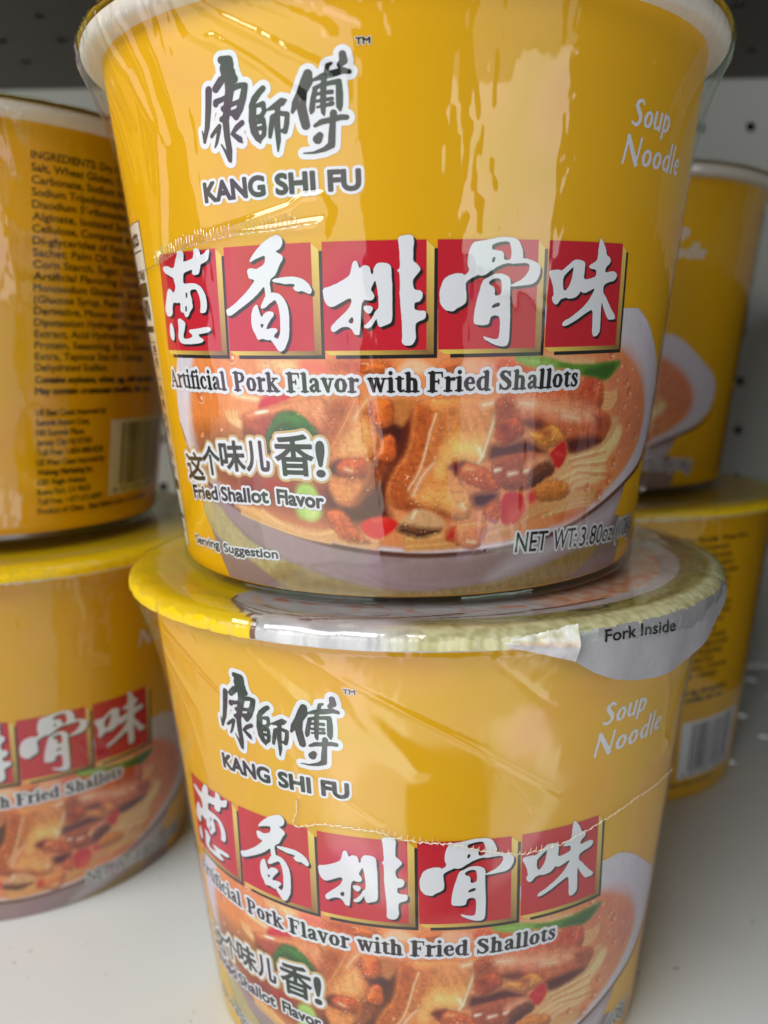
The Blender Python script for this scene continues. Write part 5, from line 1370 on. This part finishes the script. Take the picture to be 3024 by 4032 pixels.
def film_mesh(name, folds, bulge=None, blend_from=24, seed=3, crinkle=None, tight=.55, film_mat=None, rip=1.0):
    """thin clear wrap: tight on the wall, standing off towards the rim, closed over the lid"""
    n = 720
    th = np.linspace(-math.pi, math.pi, n, endpoint=False)
    zs = np.concatenate([np.linspace(-.2, H - 40, 60, endpoint=False), np.linspace(H - 40, H + 1.0, 110)])
    S, Z = np.meshgrid(th * RS, zs)
    R = RB + (RT - RB) * Z / H + tight
    t = np.clip((Z - (H - blend_from)) / blend_from, 0, 1)
    R = R + (5.0 - tight) * t ** 2.0
    # slack: long soft ripples near the top, finer ones lower
    amp = rip * (.05 + .35 * t)
    R = R + amp * (fbm(S * .22 + 50, Z * .05, seed) - .5) * 1.2 + rip * .05 * (fbm(S * .6 + 9, Z * .12, seed + 4) - .5)
    R = R + rip * .55 * t ** 4 * (fbm(S * 1.1 + 7, Z * .25 + S * .08, seed + 21) - .5) + rip * .35 * t ** 4 * (vnoise(S * 3.1, Z * .4, seed + 5) - .5)
    for pts, h, w in folds:
        R = R + h * np.exp(-(seg_dist(S, Z, pts) / w) ** 2)
    if crinkle:
        for (s0, s1, z0, z1, a, fx, fz) in crinkle:
            m = np.clip((S - s0) / 3, 0, 1) * np.clip((s1 - S) / 3, 0, 1) * np.clip((Z - z0) / 4, 0, 1) * np.clip((z1 - Z) / 4, 0, 1)
            R = R + m * a * (vnoise(S * fx, Z * fz, seed + 9) - .5)
    if bulge:
        s0, w, hgt, zc, zw = bulge
        R = R + hgt * np.exp(-((S - s0) / w) ** 2) * np.exp(-((Z - zc) / zw) ** 2)
    rows = [(np.full(n, RB - 8.0), np.full(n, -1.5)), (np.full(n, RB - .6), np.full(n, -1.7)), (R[0] + .15, np.full(n, -1.4)), (R[0] + .3, np.full(n, -.8))]
    rows += [(R[i], Z[i]) for i in range(len(zs))]
    top = R[-1]
    for dr_, dz in ((.15, 2.0), (.05, 3.2), (-.5, 4.4), (-1.6, 5.1), (-3.2, 5.3), (-6, 5.25), (-9, 4.9), (-12, 4.55), (-15, 4.35), (-30, 4.3), (-55, 4.3)):
        rows.append((np.maximum(top + dr_, .5) + .12 * np.sin(th * 43) * (1 if dr_ > -4 else .3), np.full(n, H + dz) + (.1 * np.sin(th * 31 + 1) if dr_ > -8 else 0)))
    V = np.concatenate([np.stack([r * np.sin(th), -r * np.cos(th), z], -1) for r, z in rows]) * MM
    F = []
    for i in range(len(rows) - 1):
        for j in range(n):
            k = (j + 1) % n
            F.append((i * n + j, i * n + k, (i + 1) * n + k, (i + 1) * n + j))
    return mesh_from(name, V, F, [film_mat or M_FILM]), (th * RS, zs, R)


def film_r(info, s, z):
    """radius of the film at (s, z)"""
    ss, zs, R = info
    j = int(np.argmin(np.abs(ss - s)))
    return float(np.interp(z, zs, R[:, j]))


def tube(acc_v, acc_f, pts, rad, k=6):
    base = len(acc_v)
    P = [Vector(p) for p in pts]
    for i, p in enumerate(P):
        t = (P[min(i + 1, len(P) - 1)] - P[max(i - 1, 0)]).normalized()
        a = t.cross(Vector((0.13, 0.2, 1))).normalized()
        b = t.cross(a)
        r = rad(i) if callable(rad) else rad
        for q in range(k):
            w = 2 * math.pi * q / k
            acc_v.append(p + (a * math.cos(w) + b * math.sin(w)) * r)
    for i in range(len(P) - 1):
        for q in range(k):
            q2 = (q + 1) % k
            acc_f.append((base + i * k + q, base + i * k + q2, base + (i + 1) * k + q2, base + (i + 1) * k + q))


def on_film(info, s, z, dr=.15):
    r = film_r(info, s, z) + dr
    th = s / RS
    return Vector((r * math.sin(th), -r * math.cos(th), z)) * MM


def densify(pts, step):
    out = []
    for a, b in zip(pts[:-1], pts[1:]):
        n = max(1, int(math.hypot(b[0] - a[0], b[1] - a[1]) / step))
        for i in range(n):
            t = i / n
            out.append((a[0] + (b[0] - a[0]) * t, a[1] + (b[1] - a[1]) * t))
    out.append(pts[-1])
    return out


FOLDS_UP = [([(-30, 110), (-23.9, 104.4), (-18.8, 101.4), (-14.2, 98.3), (-8.0, 95.0)], 0.74, .8),
            ([(-26, 102), (-19.2, 97.0), (-13.0, 91.6)], 0.54, .7),
            ([(-31, 108), (-29.8, 103.4), (-25.0, 100.0)], 0.47, .8),
            ([(-23, 108), (-15.4, 104.8), (-8, 101.0)], 0.61, .9),
            ([(-17, 108), (-8, 104.4), (-3, 102)], 0.47, .9),
            ([(-49.8, 112.7), (-50.0, 104.6), (-46.9, 99.1), (-43.4, 89.8), (-44.8, 80.8), (-47.8, 69.1)], 0.74, 1.0),
            ([(-44.5, 110), (-42.8, 100.4), (-42.7, 94.7), (-41.6, 88)], 0.47, .8),
            ([(-39, 108), (-38, 98), (-37.4, 90)], 0.34, .7),
            ([(-55, 110), (-54.5, 100), (-52, 92)], 0.54, 1.0),
            ([(-60, 108), (-58.5, 96), (-57, 84)], 0.41, 1.0),
            ([(-50, 67.0), (-40.1, 68.8), (-28.0, 70.2), (-19.5, 70.6), (-11, 71.4)], 0.47, .7),
            ([(-34.3, 70.5), (-23.6, 72.3), (-16.5, 74.0), (-13.7, 75.7), (-10.6, 75.8), (-9.5, 73.0), (-10.5, 69.4)], 0.54, .6),
            ([(60, 108), (55, 98), (52, 88)], 0.34, 1.0), ([(70, 108), (64, 96), (61, 84)], 0.41, 1.0), ([(48, 108), (46, 100)], 0.27, 1.2),
            ([(0.5, 104), (1.5, 100)], 0.20, .4)]
CRINKLE_UP = [(4, 27, 68, 100, .16, .8, .14), (7, 26, 64, 94, .16, 1.9, .35), (28, 38, 72, 96, .09, 1.6, .5), (-50, -40, 60, 104, .10, 1.5, .2), (-38, -6, 66, 108, .10, .35, .12), (-60, 60, 2, 66, .05, .7, .12)]
FILM_UP, INFO_UP = film_mesh("shrink_film", FOLDS_UP, None, 24, 3, CRINKLE_UP)
FOLDS_LO = [([(-52, 108), (-46, 98), (-40, 90)], .4, 1.2), ([(-40, 108), (-30, 98), (-20, 90)], .5, 1.6), ([(-22, 109), (-12, 98)], .35, 1.5),
            ([(-6, 109), (0, 95), (9, 84)], .3, 2.0), ([(75, 104), (70, 90), (68, 76)], .5, 1.2),
            ([(-44, 106), (-20, 88), (2, 72)], .14, .5), ([(-10, 108), (14, 92), (36, 76)], .14, .5), ([(2, 100), (20, 88), (30, 74)], .12, .45), ([(20, 108), (30, 98), (44, 86), (52, 72)], .16, .6),
            ([(58, 98), (64, 90), (66, 80), (74, 72)], .3, .7), ([(-52, 100), (-44, 84), (-40, 72)], .18, .5), ([(-16, 98), (-15, 86), (-14.6, 75)], .2, .4)]
FILM_LO, INFO_LO = film_mesh("shrink_film", FOLDS_LO, (54, 24, 1.2, 106, 9), 30, 8, None, .55, M_FILM_SOFT, .5)
FILM_BK, INFO_BK = film_mesh("shrink_film", [([(a, 108), (a + 3, 96)], .3, 1.0) for a in range(-180, 180, 17)], None, 24, 15, None)


def seam_up_mesh():
    """crimped, bunched seam of the film on the upper cup"""
    V, F = [], []
    line = densify([(-66.9, 65.4), (-58, 65.6), (-50.0, 66.3), (-40.1, 68.6), (-28.0, 69.9), (-19.5, 70.3), (-14.3, 70.8), (-10.7, 71.4)], .3)
    tube(V, F, [on_film(INFO_UP, s, z + .1 * math.sin(s * 5), .12) for s, z in line], lambda i: (.10 + .06 * math.sin(i * .9)) * MM)
    k = 0
    for s, z in densify([(-52.0, 66.3), (-40.1, 68.8), (-28.0, 70.1), (-15, 70.9)], .85):
        h = 1.5 + 1.0 * hash01(k, 1)
        a = on_film(INFO_UP, s, z - .2, .1)
        b = on_film(INFO_UP, s - .25, z + h * .5, .32)
        c = on_film(INFO_UP, s - .5, z + h, .08)
        tube(V, F, [a, b, c], .11 * MM, 5)
        k += 1
    return mesh_from("film_seam", V, F, [M_SEAMCLEAR])


def seam_lo_mesh():
    """torn edge where the film of the lower cup ends"""
    V, F = [], []
    line = densify([(-14.6, 75.0), (-14.9, 71.5), (-16.0, 69.0), (-15.4, 68.2), (-12.0, 69.4), (-10.0, 70.1), (-6, 70.4), (2.1, 70.0), (3.3, 69.2), (9, 68.2), (15.1, 67.8), (21.3, 65.6), (28.6, 63.9), (37.0, 64.4), (47.0, 66.8), (57.8, 68.6), (71.9, 67.8), (80, 66.0)], .35)
    pts = [on_film(INFO_LO, s, z + .16 * math.sin(s * 6.1) + .14 * math.sin(s * 2.7), .15) for s, z in line]
    tube(V, F, pts, lambda i: (.10 + .05 * math.sin(i * 1.7)) * MM)
    k = 0
    for s, z in densify([(-9, 70.1), (2.1, 70.0), (9, 68.3), (21, 65.7), (28, 64.0), (36, 64.4)], 1.1):
        h = .5 + .6 * hash01(k, 2)
        tube(V, F, [on_film(INFO_LO, s, z, .12), on_film(INFO_LO, s + .12, z + h, .1)], .06 * MM, 4)
        k += 1
    return mesh_from("film_seam", V, F, [M_SEAM])


M_SEAMCLEAR = film_material("bunched_film", 0.0003, 500, (1, 1, 1), 2.3, .12)
SEAM_UP, SEAM_LO = seam_up_mesh(), seam_lo_mesh()

WALL, RIM = wall_mesh(), rim_mesh()
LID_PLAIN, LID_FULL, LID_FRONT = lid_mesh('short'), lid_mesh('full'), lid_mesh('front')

FRONT_SET = ['bowl_picture', 'brush_lettering', 'maker_lettering', 'trade_mark', 'flavour_lettering', 'slogan_lettering', 'taste_lettering',
             'serving_lettering', 'weight_lettering', 'soup_lettering']


def cup(label, pose, lid, film, prints, seam=None, tab=False):
    """one wrapped cup: an empty at its base and all its parts"""
    x, y, z, yaw, tx, ty = pose
    root = bpy.data.objects.new("noodle_cup", None)
    C.objects.link(root)
    root.empty_display_size = .02
    root.matrix_world = Matrix.Translation((x * MM, y * MM, z * MM)) @ Matrix.Rotation(ty, 4, 'Y') @ Matrix.Rotation(tx, 4, 'X') @ Matrix.Rotation(yaw, 4, 'Z')
    root["label"] = label
    root["category"] = "noodle cup"
    root["group"] = "wrapped noodle cups stacked on the shelf"
    part("wall", WALL, root)
    part("rim", RIM, root)
    l = part("lid", lid, root)
    fo = part("shrink_film", film, root)
    if seam:
        part("film_seam", seam, fo)
    for p in prints:
        if p == 'title':
            for k in range(5):
                tp = part("title_panel", W_PRINT['title_panel'][k], root)
                part("title_character", W_PRINT['title_character'][k], tp)
        else:
            part(p, W_PRINT[p], root)
    if tab:
        t = part("peel_tab", peel_tab_mesh(), root)
        part("tab_lettering", tab_lettering_mesh(), t)
        part("torn_fold", torn_fold_mesh(), l)
        part("fork_icon", fork_icon_mesh(), l)
    return root


# =====================================================================
# the shelf
# =====================================================================
def plate(name, x0, x1, y0, y1, z, thick, m, holes=None, axis='Z'):
    """flat sheet, optionally perforated on a 25.4 mm grid (hole radius r) in the strip holes=(a, b, r, ox, oy)"""
    V, F = [], []

    def P(u, v, w):
        if axis == 'X':
            return (w * MM, u * MM, v * MM)
        return (u * MM, v * MM, w * MM) if axis == 'Z' else (u * MM, w * MM, v * MM)

    def q(a, b, c, d, w):
        base = len(V)
        V.extend([P(a, c, w), P(b, c, w), P(b, d, w), P(a, d, w)])
        F.append((base, base + 1, base + 2, base + 3))
    p = 25.4
    for w in (z, z - thick):
        if not holes:
            q(x0, x1, y0, y1, w)
            continue
        va, vb, r, ox, oy = holes
        nu = int((x1 - x0) // p)
        nv = int((vb - va) // p)
        ua, ub = ox, ox + nu * p
        v0, v1 = va, va + nv * p
        if y0 < v0:
            q(x0, x1, y0, v0, w)
        if v1 < y1:
            q(x0, x1, v1, y1, w)
        if x0 < ua:
            q(x0, ua, v0, v1, w)
        if ub < x1:
            q(ub, x1, v0, v1, w)
        for i in range(nu):
            for j in range(nv):
                cx, cy = ua + (i + .5) * p, v0 + (j + .5) * p
                base = len(V)
                for k in range(16):
                    a = 2 * math.pi * k / 16
                    V.append(P(cx + r * math.cos(a), cy + r * math.sin(a), w))
                for k in range(16):
                    a = 2 * math.pi * k / 16
                    c_, s_ = math.cos(a), math.sin(a)
                    f = (p / 2) / max(abs(c_), abs(s_))
                    V.append(P(cx + f * c_, cy + f * s_, w))
                for k in range(16):
                    k2 = (k + 1) % 16
                    F.append((base + k, base + k2, base + 16 + k2, base + 16 + k))
    # sides
    a, b = z, z - thick
    for (u0, v0_, u1, v1_) in ((x0, y0, x1, y0), (x1, y0, x1, y1), (x1, y1, x0, y1), (x0, y1, x0, y0)):
        base = len(V)
        V.extend([P(u0, v0_, a), P(u1, v1_, a), P(u1, v1_, b), P(u0, v0_, b)])
        F.append((base, base + 1, base + 2, base + 3))
    me = mesh_from(name, V, F, [m], smooth=False)
    o = part(name, me)
    o["kind"] = "structure"
    return o


plate("shelf_floor", -700, 700, -110, 243, 0.0, 1.2, M_SHELF, (110, 240, 3.2, -694, 0))
plate("lower_shelf", -700, 700, -140, 243, -260, 1.2, M_LOWER)
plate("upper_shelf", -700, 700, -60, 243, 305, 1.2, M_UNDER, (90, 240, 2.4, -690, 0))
plate("upper_shelf_tray", -700, 700, -60, 243, 345, 1.2, M_PANEL)
plate("back_panel", -700, 700, -300, 420, 245, -1.2, M_PANEL, (-290, 410, 2.5, -698, 0), 'Y')
plate("unseen_light_blocker", -40, 243, 0, 190, 205, 1.2, M_DARKP, None, 'X')  # out-of-view panel added to block light and darken the right side
plate("rear_panel", -700, 700, -300, 420, 275, -1.2, M_DARKP, None, 'Y')  # its dark colour gives the shade seen through the back panel's holes

# =====================================================================
# the six cups
# =====================================================================
cup("large upper front yellow cup with white rim and crimped film seam, standing on another cup",
    (-3.54, .27, 117.52, -.0741, .0602, .0012), LID_PLAIN, FILM_UP, FRONT_SET + ['title', 'nutrition_panel'], SEAM_UP)
cup("lower front yellow cup with grey Fork Inside pull tab and torn film edge",
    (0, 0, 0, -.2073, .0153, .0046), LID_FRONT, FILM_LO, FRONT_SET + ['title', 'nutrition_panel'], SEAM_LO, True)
cup("blurred upper cup at the left edge showing its ingredients text and barcode",
    (-143.1, 66.8, 117.52, -.97, .0226, .0235), LID_PLAIN, FILM_BK, ['ingredients_lettering', 'barcode'])
cup("blurred left cup with red title panels, standing on the bare cream shelf",
    (-139.3, 71.3, 0, .2613, .0453, .0192), LID_FULL, FILM_BK, FRONT_SET + ['title'])
cup("partly hidden upper cup behind on the right, showing the pale edge of its printed bowl",
    (76.2, 157.0, 117.52, -.62, .0186, .0099), LID_PLAIN, FILM_BK, FRONT_SET + ['title', 'ingredients_lettering'])
cup("shaded lower cup behind on the right with a barcode near its base",
    (78.6, 140.2, 0, -1.70, 0, 0), LID_FULL, FILM_BK, ['ingredients_lettering', 'barcode'])
